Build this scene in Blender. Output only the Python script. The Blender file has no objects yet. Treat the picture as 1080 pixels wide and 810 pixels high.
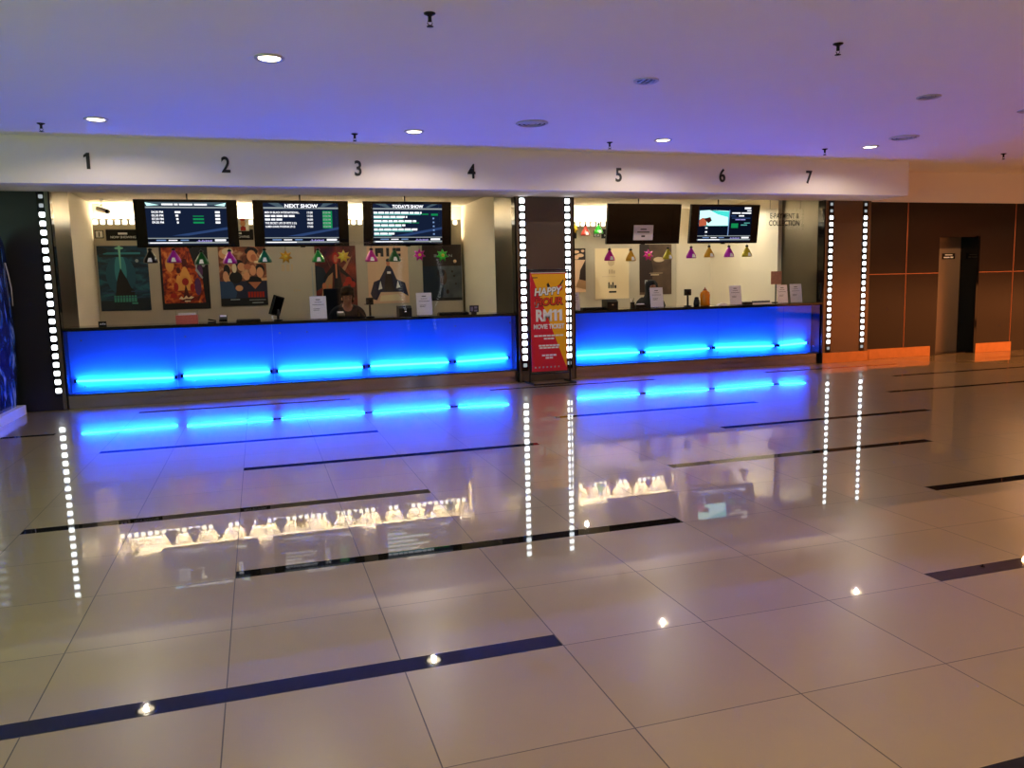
import bpy, bmesh, math, random
from mathutils import Vector, Matrix
random.seed(7)
R = math.radians
C = bpy.context.scene.collection
S = bpy.context.scene

# ------------------------------------------------------------------ colours and materials
def lin(c):
    c /= 255.0
    return c/12.92 if c <= .04045 else ((c+.055)/1.055)**2.4
def rgb(r, g, b): return (lin(r), lin(g), lin(b), 1.0)

def mat(name, col, rough=.5, metal=0., ior=1.5, emit=None, estr=0., noise=0., nscale=6., bump=0., coat=0., spec=.5):
    m = bpy.data.materials.new(name); m.use_nodes = True
    nt = m.node_tree; p = nt.nodes['Principled BSDF']
    p.inputs['Base Color'].default_value = col
    p.inputs['Roughness'].default_value = rough
    p.inputs['Metallic'].default_value = metal
    p.inputs['IOR'].default_value = ior
    p.inputs['Coat Weight'].default_value = coat; p.inputs['Coat Roughness'].default_value = .02; p.inputs['Coat IOR'].default_value = 1.5
    p.inputs['Specular IOR Level'].default_value = spec
    if emit:
        p.inputs['Emission Color'].default_value = emit
        p.inputs['Emission Strength'].default_value = estr
    if noise or bump:
        tc = nt.nodes.new('ShaderNodeTexCoord'); nz = nt.nodes.new('ShaderNodeTexNoise')
        nz.inputs['Scale'].default_value = nscale; nz.inputs['Detail'].default_value = 4
        nt.links.new(tc.outputs['Object'], nz.inputs['Vector'])
        if noise:
            mx = nt.nodes.new('ShaderNodeMix'); mx.data_type = 'RGBA'
            mx.inputs['A'].default_value = tuple(min(1, c*(1-noise)) for c in col[:3])+(1,)
            mx.inputs['B'].default_value = tuple(min(1, c*(1+noise)) for c in col[:3])+(1,)
            nt.links.new(nz.outputs['Fac'], mx.inputs['Factor'])
            nt.links.new(mx.outputs['Result'], p.inputs['Base Color'])
        if bump:
            bp = nt.nodes.new('ShaderNodeBump'); bp.inputs['Strength'].default_value = bump
            bp.inputs['Distance'].default_value = .01
            nt.links.new(nz.outputs['Fac'], bp.inputs['Height']); nt.links.new(bp.outputs['Normal'], p.inputs['Normal'])
    return m

def emat(name, col, s=1.):
    m = bpy.data.materials.new(name); m.use_nodes = True
    nt = m.node_tree; nt.nodes.clear()
    e = nt.nodes.new('ShaderNodeEmission'); o = nt.nodes.new('ShaderNodeOutputMaterial')
    e.inputs[0].default_value = col; e.inputs[1].default_value = s
    nt.links.new(e.outputs[0], o.inputs[0])
    return m

def clear_mat(name, tint, rough=.03, ior=1.45, extra=0.):
    # clear sheet: lets light straight through with a tint, mirrors by fresnel
    m = bpy.data.materials.new(name); m.use_nodes = True
    nt = m.node_tree; nt.nodes.clear()
    o = nt.nodes.new('ShaderNodeOutputMaterial'); mx = nt.nodes.new('ShaderNodeMixShader')
    t = nt.nodes.new('ShaderNodeBsdfTransparent'); g = nt.nodes.new('ShaderNodeBsdfGlossy'); lw = nt.nodes.new('ShaderNodeLayerWeight')
    t.inputs[0].default_value = tint; g.inputs['Roughness'].default_value = rough
    pw = nt.nodes.new('ShaderNodeMath'); pw.operation = 'POWER'; pw.inputs[1].default_value = 5.
    f = nt.nodes.new('ShaderNodeMath'); f.operation = 'MULTIPLY_ADD'; f0 = ((ior-1)/(ior+1))**2
    f.inputs[1].default_value = .9-f0; f.inputs[2].default_value = f0
    nt.links.new(lw.outputs['Facing'], pw.inputs[0]); nt.links.new(pw.outputs[0], f.inputs[0])
    nt.links.new(f.outputs[0], mx.inputs[0]); nt.links.new(t.outputs[0], mx.inputs[1]); nt.links.new(g.outputs[0], mx.inputs[2])
    last = mx
    if extra:
        d = nt.nodes.new('ShaderNodeBsdfDiffuse'); d.inputs[0].default_value = (.8, .8, .8, 1)
        m2 = nt.nodes.new('ShaderNodeMixShader'); m2.inputs[0].default_value = extra
        nt.links.new(mx.outputs[0], m2.inputs[1]); nt.links.new(d.outputs[0], m2.inputs[2]); last = m2
    nt.links.new(last.outputs[0], o.inputs[0])
    return m

def noise_ramp(name, stops, scale=8., detail=4., dist=0., rough=.35, kind='noise', stretch=(1, 1, 1)):
    m = bpy.data.materials.new(name); m.use_nodes = True
    nt = m.node_tree; p = nt.nodes['Principled BSDF']; p.inputs['Roughness'].default_value = rough
    tc = nt.nodes.new('ShaderNodeTexCoord'); mp = nt.nodes.new('ShaderNodeMapping')
    mp.inputs['Scale'].default_value = stretch
    nt.links.new(tc.outputs['Object'], mp.inputs[0])
    if kind == 'noise':
        n = nt.nodes.new('ShaderNodeTexNoise'); n.inputs['Detail'].default_value = detail; n.inputs['Distortion'].default_value = dist; out = n.outputs['Fac']
    else:
        n = nt.nodes.new('ShaderNodeTexVoronoi'); out = n.outputs['Distance']
    n.inputs['Scale'].default_value = scale
    nt.links.new(mp.outputs[0], n.inputs['Vector'])
    r = nt.nodes.new('ShaderNodeValToRGB')
    el = r.color_ramp.elements
    el[0].position, el[0].color = stops[0]; el[1].position, el[1].color = stops[-1]
    for s in stops[1:-1]:
        e = el.new(s[0]); e.color = s[1]
    nt.links.new(out, r.inputs[0]); nt.links.new(r.outputs[0], p.inputs['Base Color'])
    return m

M = {}
M['tile'] = mat('polished_tile', rgb(156, 130, 92), rough=.3, coat=1., noise=.06, nscale=2.5, ior=1.52)
M['tile_b'] = mat('polished_tile_pale', rgb(160, 134, 96), rough=.3, coat=1., noise=.06, nscale=3.1, ior=1.52)
M['grout'] = mat('grout', rgb(70, 55, 42), rough=.5)
M['stripe'] = mat('black_granite', rgb(22, 19, 20), rough=.025, noise=.3, nscale=60, ior=1.5, spec=.3)
M['ceil'] = mat('ceiling_paint', rgb(242, 238, 236), rough=.9, noise=.02, nscale=1.5)
M['plaster'] = mat('white_plaster', rgb(234, 224, 220), rough=.8, noise=.02, nscale=2)
M['cream'] = mat('cream_wall', rgb(226, 216, 194), rough=.7, noise=.02, nscale=2)
M['board'] = mat('poster_board', rgb(186, 176, 154), rough=.55, noise=.03, nscale=3)
M['steel'] = mat('brushed_steel', rgb(112, 108, 98), rough=.3, metal=1., noise=.12, nscale=3)
M['kick'] = mat('kick_steel', rgb(150, 145, 160), rough=.12, metal=1., noise=.1, nscale=4)
M['darkpil'] = mat('dark_gloss_panel', rgb(17, 17, 22), rough=.34, noise=.1, nscale=3)
M['greypil'] = mat('grey_metal_panel', rgb(92, 86, 84), rough=.22, metal=.6, noise=.08, nscale=2)
M['coppil'] = mat('bronze_panel', rgb(104, 88, 76), rough=.24, metal=.7, noise=.08, nscale=2)
M['black'] = mat('black_plastic', rgb(7, 7, 8), rough=.35, spec=.3)
M['gloss'] = mat('black_gloss', rgb(5, 5, 7), rough=.06, spec=.25)
M['rubber'] = mat('black_rubber', rgb(20, 20, 20), rough=.7)
M['brown'] = mat('brown_laminate', rgb(25, 12, 10), rough=.24, noise=.12, nscale=3, spec=.38)
M['copper'] = mat('copper_trim', rgb(204, 146, 100), rough=.32, metal=1., noise=.18, nscale=9)
M['copline'] = mat('copper_inlay', rgb(190, 120, 84), rough=.4, metal=.8)
M['door'] = mat('door_steel', rgb(128, 114, 102), rough=.3, metal=.45, noise=.06, nscale=2)
M['white'] = mat('white_plastic', rgb(225, 225, 222), rough=.4)
M['paper'] = mat('paper', rgb(222, 214, 222), rough=.7)
M['ink'] = mat('ink', rgb(48, 46, 56), rough=.7)
M['led'] = emat('film_square_light', rgb(245, 252, 255), 5.)
M['leddim'] = emat('film_square_light_dim', rgb(225, 235, 240), .5)
M['ledwarm'] = emat('film_square_warm', rgb(255, 243, 215), 4.5)
M['tube'] = emat('blue_fluorescent', (.012, .28, 1., 1), 165.)
M['cove'] = emat('cove_fluorescent', rgb(255, 244, 224), 95.)
M['lens'] = emat('downlight_lens', rgb(255, 236, 200), 9.)
M['boxin'] = mat('light_box_lining', rgb(236, 238, 240), rough=.7)
M['boxside'] = mat('light_box_frame', rgb(26, 28, 40), rough=.6)
M['blueglass'] = clear_mat('blue_acrylic', (.4, .5, 1., 1), rough=.02, ior=1.32)
M['clear'] = clear_mat('clear_acrylic', (.97, .98, .98, 1), rough=.03, ior=1.35, extra=.008)
M['film'] = clear_mat('plastic_film', (.985, .985, .985, 1), rough=.02, ior=1.4)
M['numeral'] = mat('black_letter', rgb(10, 10, 12), rough=.4)
M['chrome'] = mat('chrome', rgb(200, 200, 200), rough=.1, metal=1.)
M['louvre'] = mat('louvre_metal', rgb(200, 198, 192), rough=.35, metal=.6)
M['vent'] = mat('grey_diffuser', rgb(196, 192, 194), rough=.6)
M['skin'] = mat('skin', rgb(150, 98, 74), rough=.5)
M['hair'] = mat('black_hair', rgb(6, 5, 5), rough=.7, spec=.06)
M['navy'] = mat('navy_cloth', rgb(12, 14, 26), rough=.85, spec=.15, bump=.2, nscale=60)
M['blackcloth'] = mat('black_cloth', rgb(12, 12, 15), rough=.85, bump=.2, nscale=60)
M['orange'] = mat('orange_liquid', rgb(214, 120, 18), rough=.15)
M['redcap'] = mat('brown_cap', rgb(130, 52, 18), rough=.4)
M['pinkbox'] = mat('pink_print', rgb(190, 92, 84), rough=.35, noise=.3, nscale=60)
M['lobby'] = mat('lobby_paint', rgb(200, 180, 150), rough=.8, noise=.03, nscale=1)

# ------------------------------------------------------------------ mesh builder
class B:
    def __init__(s): s.bm = bmesh.new(); s.mats = []
    def mi(s, m):
        if m is None: return 0
        if m not in s.mats: s.mats.append(m)
        return s.mats.index(m)
    def _new(s, fn, m, smooth=False):
        n0 = len(s.bm.faces); fn(); s.bm.faces.ensure_lookup_table()
        i = s.mi(m)
        for f in s.bm.faces[n0:]: f.material_index = i; f.smooth = smooth
        return s
    def box(s, x0, x1, y0, y1, z0, z1, m=None, bev=0.):
        t = bmesh.new(); bmesh.ops.create_cube(t, size=1.)
        for v in t.verts: v.co = Vector(((x0+x1)/2+v.co.x*(x1-x0), (y0+y1)/2+v.co.y*(y1-y0), (z0+z1)/2+v.co.z*(z1-z0)))
        if bev: bmesh.ops.bevel(t, geom=t.edges[:], offset=bev, segments=2, affect='EDGES', profile=.7)
        return s.add(t, m)
    def add(s, t, m=None, mtx=None, smooth=False):
        if mtx: t.transform(mtx)
        bmesh.ops.recalc_face_normals(t, faces=t.faces[:])
        me = bpy.data.meshes.new('tmp'); t.to_mesh(me); t.free()
        s._new(lambda: s.bm.from_mesh(me), m, smooth); bpy.data.meshes.remove(me); return s
    def mesh(s, me, m=None, smooth=False):
        return s._new(lambda: s.bm.from_mesh(me), m, smooth)
    def poly(s, pts, m=None):
        i = s.mi(m); f = s.bm.faces.new([s.bm.verts.new(p) for p in pts]); f.material_index = i; return s
    def prism(s, pts, d, m=None):          # pts: 3D loop, d: extrusion vector
        t = bmesh.new(); a = [t.verts.new(p) for p in pts]; b = [t.verts.new(Vector(p)+Vector(d)) for p in pts]
        t.faces.new(a); t.faces.new(b[::-1]); n = len(a)
        for k in range(n): t.faces.new((a[k], a[(k+1) % n], b[(k+1) % n], b[k]))
        return s.add(t, m)
    def lathe(s, prof, c, m=None, n=24, mtx=None, caps=True):
        t = bmesh.new(); rings = []
        for r, z in prof:
            rings.append([t.verts.new((r*math.cos(2*math.pi*k/n), r*math.sin(2*math.pi*k/n), z)) for k in range(n)] if r > 1e-6 else [t.verts.new((0, 0, z))])
        for a, b in zip(rings, rings[1:]):
            for k in range(n):
                q = [a[k % len(a)], a[(k+1) % len(a)], b[(k+1) % len(b)], b[k % len(b)]]
                q = list(dict.fromkeys(q))
                if len(q) > 2: t.faces.new(q)
        for ring, fl in ((rings[0], 1), (rings[-1], 0)):
            if caps and len(ring) > 1: t.faces.new(ring[::-1] if fl else ring)
        if mtx: t.transform(mtx)
        t.transform(Matrix.Translation(c))
        return s.add(t, m, smooth=True)
    def tube(s, pts, r, m=None, n=10, caps=True):
        pts = [Vector(p) for p in pts]; t = bmesh.new(); rings = []
        for i, p in enumerate(pts):
            d = (pts[min(i+1, len(pts)-1)]-pts[max(i-1, 0)]).normalized()
            u = d.cross(Vector((0, 0, 1)))
            if u.length < 1e-3: u = d.cross(Vector((0, 1, 0)))
            u.normalize(); w = d.cross(u)
            rr = r[i] if isinstance(r, (list, tuple)) else r
            rings.append([t.verts.new(p+rr*(math.cos(2*math.pi*k/n)*u+math.sin(2*math.pi*k/n)*w)) for k in range(n)])
        for a, b in zip(rings, rings[1:]):
            for k in range(n): t.faces.new((a[k], a[(k+1) % n], b[(k+1) % n], b[k]))
        if caps: t.faces.new(rings[0][::-1]); t.faces.new(rings[-1])
        return s.add(t, m, smooth=True)
    def ball(s, c, r, m=None, sub=2):
        t = bmesh.new(); bmesh.ops.create_icosphere(t, subdivisions=sub, radius=1.)
        rr = r if isinstance(r, (list, tuple)) else (r, r, r)
        for v in t.verts: v.co = Vector((c[0]+v.co.x*rr[0], c[1]+v.co.y*rr[1], c[2]+v.co.z*rr[2]))
        return s.add(t, m, smooth=True)
    def xf(s, mtx): s.bm.transform(mtx); return s
    def build(s, name, m=None, parent=None, kind=None):
        if parent is not None: s.bm.transform(Matrix.Translation(-world(parent)))
        me = bpy.data.meshes.new(name); s.bm.to_mesh(me); s.bm.free()
        for x in (s.mats if not m else [m]): me.materials.append(x)
        if m:
            for f in me.polygons: f.material_index = 0
        o = bpy.data.objects.new(name, me); C.objects.link(o)
        if parent is not None: o.parent = parent
        if kind: o['kind'] = kind
        return o

def world(o):
    v = Vector(o.location)
    return v + world(o.parent) if o.parent else v

def tag(o, label=None, cat=None, group=None, kind=None):
    for k, v in (('label', label), ('category', cat), ('group', group), ('kind', kind)):
        if v: o[k] = v
    return o
def thing(name, label, cat, loc, group=None):
    o = bpy.data.objects.new(name, None); o.location = loc; C.objects.link(o); o.empty_display_size = .1
    return tag(o, label, cat, group)
def struct(b, name, m=None): return b.build(name, m, kind='structure')
def copy_tree(o, parent=None):
    c = o.copy(); C.objects.link(c)
    if parent is not None: c.parent = parent
    for ch in list(o.children): copy_tree(ch, c)
    return c

# ------------------------------------------------------------------ lettering (font curves turned into meshes)
FLAT = Matrix(((1, 0, 0, 0), (0, 0, -1, 0), (0, 1, 0, 0), (0, 0, 0, 1)))   # text plane -> faces -Y
_tc = {}
def text_mesh(txt, h, bold=0., ext=.0015, sx=1., align='CENTER', shear=0.):
    key = (txt, h, bold, ext, sx, align, shear)
    if key in _tc: return _tc[key]
    cu = bpy.data.curves.new('t', 'FONT'); cu.body = txt; cu.size = h/.7; cu.align_x = align; cu.extrude = ext
    cu.offset = bold*h; cu.resolution_u = 4; cu.shear = shear
    ob = bpy.data.objects.new('t', cu); C.objects.link(ob)
    dg = bpy.context.evaluated_depsgraph_get()
    me = bpy.data.meshes.new_from_object(ob.evaluated_get(dg))
    bpy.data.objects.remove(ob); bpy.data.curves.remove(cu)
    me.materials.clear(); me.transform(Matrix.Scale(sx, 4, (1, 0, 0)))
    _tc[key] = me
    return me
def one_mesh(h, ext, w=.24):
    b = bmesh.new(); st = w*h
    pts = [(st/2, 0), (st/2, h), (-st*.35, h), (-st*1.25, h*.84), (-st*1.25, h*.7), (-st/2, h*.78), (-st/2, 0)]
    f = [b.verts.new((x, y, ext)) for x, y in pts]; g = [b.verts.new((x, y, -ext)) for x, y in pts]
    b.faces.new(f); b.faces.new(g[::-1])
    for k in range(len(pts)): b.faces.new((f[k], g[k], g[(k+1) % len(pts)], f[(k+1) % len(pts)]))
    bmesh.ops.recalc_face_normals(b, faces=b.faces[:])
    me = bpy.data.meshes.new('one'); b.to_mesh(me); b.free(); return me
def lettering(name, txt, h, m, pos, parent, bold=.02, ext=.0015, sx=1., align='CENTER', mtx=None, shear=0.):
    b = B(); me = text_mesh(txt, h, bold, ext, sx, align, shear)
    b.mesh(me, m); b.xf(mtx if mtx else Matrix.Translation(pos) @ FLAT)
    return b.build(name, m, parent)

# ================================================================== THE SETTING
T = .6                      # one floor tile
YF = 8.52                   # plane of the counters' fronts
ZC = 3.05                   # ceiling
X0, X1, YB = -7.2, 21., -10.2

# floor: tile faces, grout lines and black stripes in one mesh
b = B()
xs = []
for i in range(-12, 36): xs += [(i*T-.0022, i*T+.0022, 'g', i), (i*T+.0022, (i+1)*T-.0022, 't', i)]
ys = []
for j in range(-17, 20):
    if j % 2: ys += [(j*T-.0018, j*T+.0018, 'g', j), (j*T+.0018, j*T+.1, 's', j), (j*T+.1, (j+1)*T-.0018, 't', j)]
    else: ys += [(j*T-.0018, j*T+.0018, 'g', j), (j*T+.0018, (j+1)*T-.0018, 't', j)]
def striped(i, j):
    off = -1 if j % 4 == 1 else 1
    return (i-off) % 7 < 4
i_t, i_tb, i_g, i_s = b.mi(M['tile']), b.mi(M['tile_b']), b.mi(M['grout']), b.mi(M['stripe'])
vc = {}
def fv(x, y):
    k = (round(x, 4), round(y, 4))
    if k not in vc: vc[k] = b.bm.verts.new((x, y, 0))
    return vc[k]
for xa, xb, xk, i in xs:
    for ya, yb, yk, j in ys:
        f = b.bm.faces.new((fv(xa, ya), fv(xb, ya), fv(xb, yb), fv(xa, yb)))
        if yk == 's' and striped(i, j) and (xk == 't' or (striped(i-1, j) )): k = i_s
        elif xk == 'g' or yk == 'g': k = i_g
        else: k = i_t if (i*7+j*3) % 5 < 3 else i_tb
        f.material_index = k
struct(b, 'floor')
struct(B().box(X0, X1, YB, 11.9, -.12, -.004), 'floor_slab', M['grout'])

# ceiling over the lobby, bulkhead, beam over the brown wall
struct(B().box(X0, X1, YB, 8.75, ZC, ZC+.1), 'ceiling', M['ceil'])
b = B().box(X0, 10.2, 7.75, 8.55, 2.555, ZC)
struct(b, 'bulkhead', M['plaster'])
struct(B().box(10.2, X1, 8.62, 8.75, 2.555, ZC), 'beam_right', M['plaster'])

# ticket office behind the counters
YR = 11.62
struct(B().box(-1.75, 9.45, YR, YR+.12, 0, 2.8), 'wall_rear', M['cream'])
struct(B().box(-3.6, 9.45, 8.55, YR+.12, 2.73, 2.83), 'ceiling_office', M['cream'])
struct(B().box(-1.75, -1.54, 9.62, YR, 0, 2.73), 'wall_office_left', M['cream'])
struct(B().box(9.2, 9.42, 9.52, YR, 0, 2.73), 'wall_office_right', M['cream'])
struct(B().box(4.24, 5.06, 9.55, YR, 0, 2.73), 'wall_office_middle', M['cream'])
struct(B().box(-1.75, -1.47, 8.6, 9.62, 0, 2.73, bev=.004), 'trim_1', M['steel'])
struct(B().box(4.225, 5.07, 8.6, 9.55, 0, 2.73, bev=.004), 'trim_2', M['steel'])
struct(B().box(9.275, 10.2, 8.6, 9.52, 0, 2.73, bev=.004), 'trim_3', M['steel'])

# pillars under the bulkhead, each with steel corner trims
def pillar(x0, x1, y0, y1, m, name):
    struct(B().box(x0, x1, y0, y1, 0, 2.555, bev=.006), name, m)
pillar(-3.9, -1.5, 8.5, 8.62, M['darkpil'], 'pillar_left')
pillar(4.245, 5.05, 8.45, 8.62, M['greypil'], 'pillar_middle')
pillar(9.33, 10.2, 8.5, 8.62, M['coppil'], 'pillar_right')
struct(B().box(-1.5, -1.46, 8.48, 8.62, 0, 2.555, M['steel'], .004).box(-1.462, -1.447, 8.5, 8.62, 0, 2.555, M['gloss']), 'trim_4')
struct(B().box(4.215, 4.245, 8.44, 8.62, 0, 2.555, M['steel'], .004).box(4.2, 4.216, 8.47, 8.62, 0, 2.555, M['gloss']), 'trim_5')
struct(B().box(5.05, 5.075, 8.46, 8.62, 0, 2.555, M['gloss'], .004), 'trim_6')
struct(B().box(9.275, 9.3, 8.46, 8.62, 0, 2.555, M['gloss'], .004).box(9.3, 9.335, 8.49, 8.62, 0, 2.555, M['steel'], .003), 'trim_7')

# brown panelled wall on the right with the recessed door
def brown(x0, x1, z0, z1):
    wb.box(x0, x1, 8.65, 8.75, z0, z1, M['brown'])
wb = B()
DX0, DX1, DZ = 11.76, 12.58, 1.99
brown(10.2, DX0, 0, 2.555); brown(DX1, X1, 0, 2.555); brown(DX0, DX1, DZ, 2.555)
for x in (11.075, 13.405, 15.74, 18.07):
    wb.box(x-.006, x+.006, 8.646, 8.655, .17, 2.555, M['copline'])
for xa, xb in ((10.2, DX0), (DX1, X1)):
    wb.box(xa, xb, 8.646, 8.655, 1.386, 1.398, M['copline'])
struct(wb, 'wall_front')
struct(B().box(10.2, 11.63, 8.632, 8.65, 0, .165, bev=.003).box(9.31, 10.215, 8.47, 8.5, 0, .165, bev=.003).box(10.2, 10.22, 8.47, 8.645, 0, .165), 'baseboard_1', M['copper'])
struct(B().box(DX1+.03, 13.43, 8.632, 8.65, 0, .165, bev=.003), 'baseboard_2', M['copper'])
struct(B().box(DX1-.02, DX1+.03, 8.62, 9.0, 0, DZ+.02, M['gloss'], .004).box(DX0, DX1+.03, 8.7, 9.0, DZ, DZ+.03, M['gloss'])
       .box(DX0-.03, DX0, 8.66, 9.0, 0, DZ, M['gloss']).box(DX0, DX1-.02, 8.7, 9.05, -.004, .012, M['gloss']), 'door_frame')
d1 = struct(B().box(DX0, DX1-.02, 8.97, 9.02, .012, DZ), 'door_1', M['door'])
B().tube([(11.83, 8.965, 1.0), (11.83, 8.92, 1.0), (11.94, 8.92, 1.0)], .01).build('door_handle', M['chrome'], d1)
t = thing('door_sign', 'small black sign with white lettering on the grey door', 'sign', (12.27, 8.968, 1.68))
B().box(12.15, 12.43, 8.962, 8.97, 1.63, 1.73, bev=.002).build('plate', M['black'], t)
B().box(12.21, 12.37, 8.9605, 8.9625, 1.695, 1.71).box(12.18, 12.31, 8.9605, 8.9625, 1.65, 1.668).box(12.33, 12.39, 8.9605, 8.9625, 1.648, 1.672).build('lettering', M['white'], t)

# the lobby behind and beside the camera
struct(B().box(X0, X1, YB-.1, YB, 0, ZC), 'wall_back', M['lobby'])
struct(B().box(X0-.1, X0, YB, 8.75, 0, ZC), 'wall_left', M['lobby'])
struct(B().box(X1, X1+.1, YB, 8.75, 0, ZC), 'wall_right', M['lobby'])
struct(B().box(X0, -3.9, 8.55, 8.65, 0, 2.555), 'wall_front_left', M['darkpil'])

# ================================================================== TICKET COUNTERS
def counter(x0, x1, tubes, label, name_pos, bolts, seams):
    t = thing('ticket_counter', label, 'counter', (name_pos, YF, 0), 'glowing blue ticket counters')
    B().box(x0, x1, 8.44, 9.12, .94, .972, bev=.004).build('countertop', M['gloss'], t)
    B().box(x0, x1, YF, YF+.02, 0, .178, bev=.002).build('kick_plate', M['kick'], t)
    # acrylic front in panels that meet at fine seams
    g = B(); ed = [x0+.01]+seams+[x1-.01]
    for a, c in zip(ed, ed[1:]): g.box(a+.001, c-.001, 8.49, 8.5, .18, .938)
    g.build('glow_panel', M['blueglass'], t)
    h = B()
    h.box(x0, x1, 8.70, 8.73, .17, .94, M['boxin']).box(x0, x1, 8.5, 8.73, .16, .178, M['boxside']).box(x0, x0+.012, 8.5, 8.72, .17, .94, M['boxside']).box(x1-.012, x1, 8.5, 8.72, .17, .94, M['boxside'])
    h.box(x0, x1, 8.5, 8.72, .93, .942, M['boxside'])
    h.build('light_box', None, t)
    B().box(x0+.05, x1-.05, 8.76, 8.98, 0, .94, bev=.004).build('cabinet', M['black'], t)
    for xa, za, xb, zb in tubes:
        tb = B().tube([(xa+.03, 8.652, za), (xb-.03, 8.652, zb)], .013, n=10).build('fluorescent_tube', M['tube'], t)
        for hx, hz in ((xa+.02, za), (xb-.02, zb)): B().box(hx-.015, hx+.015, 8.635, 8.7, hz-.02, hz+.02, bev=.003).build('tube_holder', M['black'], tb)
    for bx, bz in bolts:
        B().lathe([(.009, 0), (.009, .006), (0, .007)], (0, 0, 0), n=10).xf(Matrix.Translation((bx, 8.49, bz)) @ Matrix.Rotation(R(90), 4, 'X')).build('bolt', M['chrome'], t)
    return t
counter(-1.447, 4.2, [(-1.40, .322, -.24, .305), (-.20, .318, .91, .315), (.95, .315, 2.1, .312), (2.14, .318, 3.28, .316), (3.33, .318, 4.14, .335)],
        'long glowing blue ticket counter left of the red and yellow banner', 1.4,
        [(-1.25, .82), (-1.25, .27), (-.1, .82), (1.02, .82), (1.36, .82), (.98, .26), (2.22, .27), (3.32, .82), (3.34, .27), (4.1, .84), (-.02, .26), (.22, .26)], [-.22, .93, 2.12, 3.3])
counter(5.075, 9.27, [(5.12, .315, 6.2, .315), (6.24, .31, 7.39, .32), (7.43, .325, 8.56, .305), (8.6, .305, 9.17, .325)],
        'shorter glowing blue ticket counter right of the red and yellow banner', 7.1,
        [(6.25, .27), (7.4, .27), (6.4, .26), (7.75, .26), (8.58, .26), (9.15, .28)], [6.22, 7.41, 8.58])

# ================================================================== FILM-STRIP LIGHTS ON THE PILLARS
def rsq(w, h, r=.014, n=4):
    p = []
    for cx, cz, a0 in ((w/2-r, h/2-r, 0), (-w/2+r, h/2-r, 90), (-w/2+r, -h/2+r, 180), (w/2-r, -h/2+r, 270)):
        for k in range(n+1):
            a = R(a0+90*k/n); p.append((cx+r*math.cos(a), 0, cz+r*math.sin(a)))
    return p
def film_strip(px, py, label, dim, face=-1, size=.062):
    t = thing('film_strip_light', label, 'light', (px, py, 0), 'film-strip lights on the pillars')
    B().box(px-.045, px+.045, min(py-.001, py+.008*face), max(py+.001, py+.008*face), .16, 2.55).build('backing', M['gloss'], t)
    for k in range(23):
        z = .236+k*(2.497-.236)/22; c = .75 if k in dim else 1.
        B().prism([(px+c*x, py+.0075*face, z+c*dz) for x, _, dz in rsq(size, size*.97, .015)], (0, .005*face, 0)).build('light_square', M['leddim'] if k in dim else M['led'], t)
film_strip(-1.537, 8.5, 'film strip of white light squares on the black left pillar', (21, 22))
film_strip(4.298, 8.45, 'film strip of white light squares left of the red and yellow banner', (0,), -1, .072)
film_strip(4.962, 8.45, 'film strip of white light squares right of the red and yellow banner', (0,), -1, .072)
film_strip(9.43, 8.5, 'film strip of white light squares beside the blue counter on the bronze pillar', (0, 21, 22))
film_strip(10.083, 8.5, 'film strip of white light squares nearest the brown wall', (0, 21, 22))
# the pillar across the lobby whose strips mirror in the counter fronts and plastic sheets
struct(B().box(4.24, 5.05, -.95, -.5, 0, ZC, bev=.006), 'pillar_lobby', M['darkpil'])
film_strip(4.298, -.5, 'film strip on the pillar across the lobby, mirrored in the left counter', (0,), 1)
film_strip(4.962, -.5, 'film strip on the pillar across the lobby, mirrored nearer the banner', (0,), 1)

# ================================================================== COUNTER NUMBERS ON THE BULKHEAD
for n, x, z in ((1, -.882, 2.712), (2, .525, 2.706), (3, 2.015, 2.698), (4, 3.414, 2.69), (5, 5.424, 2.685), (6, 6.99, 2.706), (7, 8.41, 2.71)):
    bb = B().mesh(text_mesh(str(n), .172, .028, .006, .82) if n > 1 else one_mesh(.172, .006, .2), M['numeral']).xf(FLAT)
    o = bb.build('counter_number', M['numeral']); o.location = (x, 7.745, z)
    tag(o, f'black numeral {n} on the white bulkhead', 'number', 'counter numbers on the bulkhead')

# ================================================================== CEILING FITTINGS
def downlight(x, y, lit, label):
    t = thing('downlight', label, 'light', (x, y, ZC), 'lit ceiling downlights' if lit else 'unlit ceiling downlights')
    B().lathe([(.082, 0), (.11, 0), (.108, -.008), (.096, -.013), (.082, -.006)], (x, y, ZC), n=32, caps=False).build('rim', M['louvre'], t)
    if lit: B().lathe([(.08, -.002), (.078, -.006), (0, -.0065)], (x, y, ZC), n=28).build('lens', M['lens'], t)
    else:
        B().lathe([(.08, -.001), (.078, -.003), (0, -.0035)], (x, y, ZC), n=28).build('dark_lens', M['black'], t)
        lv = B()
        for k in range(-1, 2): lv.box(x+k*.042-.006, x+k*.042+.006, y-.068, y+.068, ZC-.012, ZC-.004)
        lv.build('louvre', M['louvre'], t)
    return t
LIT = [(-.612, 6.75, 'lit downlight above numeral 1'), (2.52, 6.79, 'lit downlight above numeral 4'), (5.55, 6.77, 'lit downlight above numerals 5 and 6'),
       (8.56, 6.72, 'lit downlight above numeral 7'), (.967, 4.258, 'lit downlight nearer the viewer than the others, left half of ceiling')]
for x, y, l in LIT: downlight(x, y, True, l)
downlight(4.033, 4.256, False, 'unlit louvred downlight in the middle of the ceiling')
downlight(7.014, 4.221, False, 'unlit louvred downlight beyond the black sprinkler on the right of the ceiling')
downlight(8.62, 4.5, False, 'unlit downlight cut by the right edge of the picture')
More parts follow.
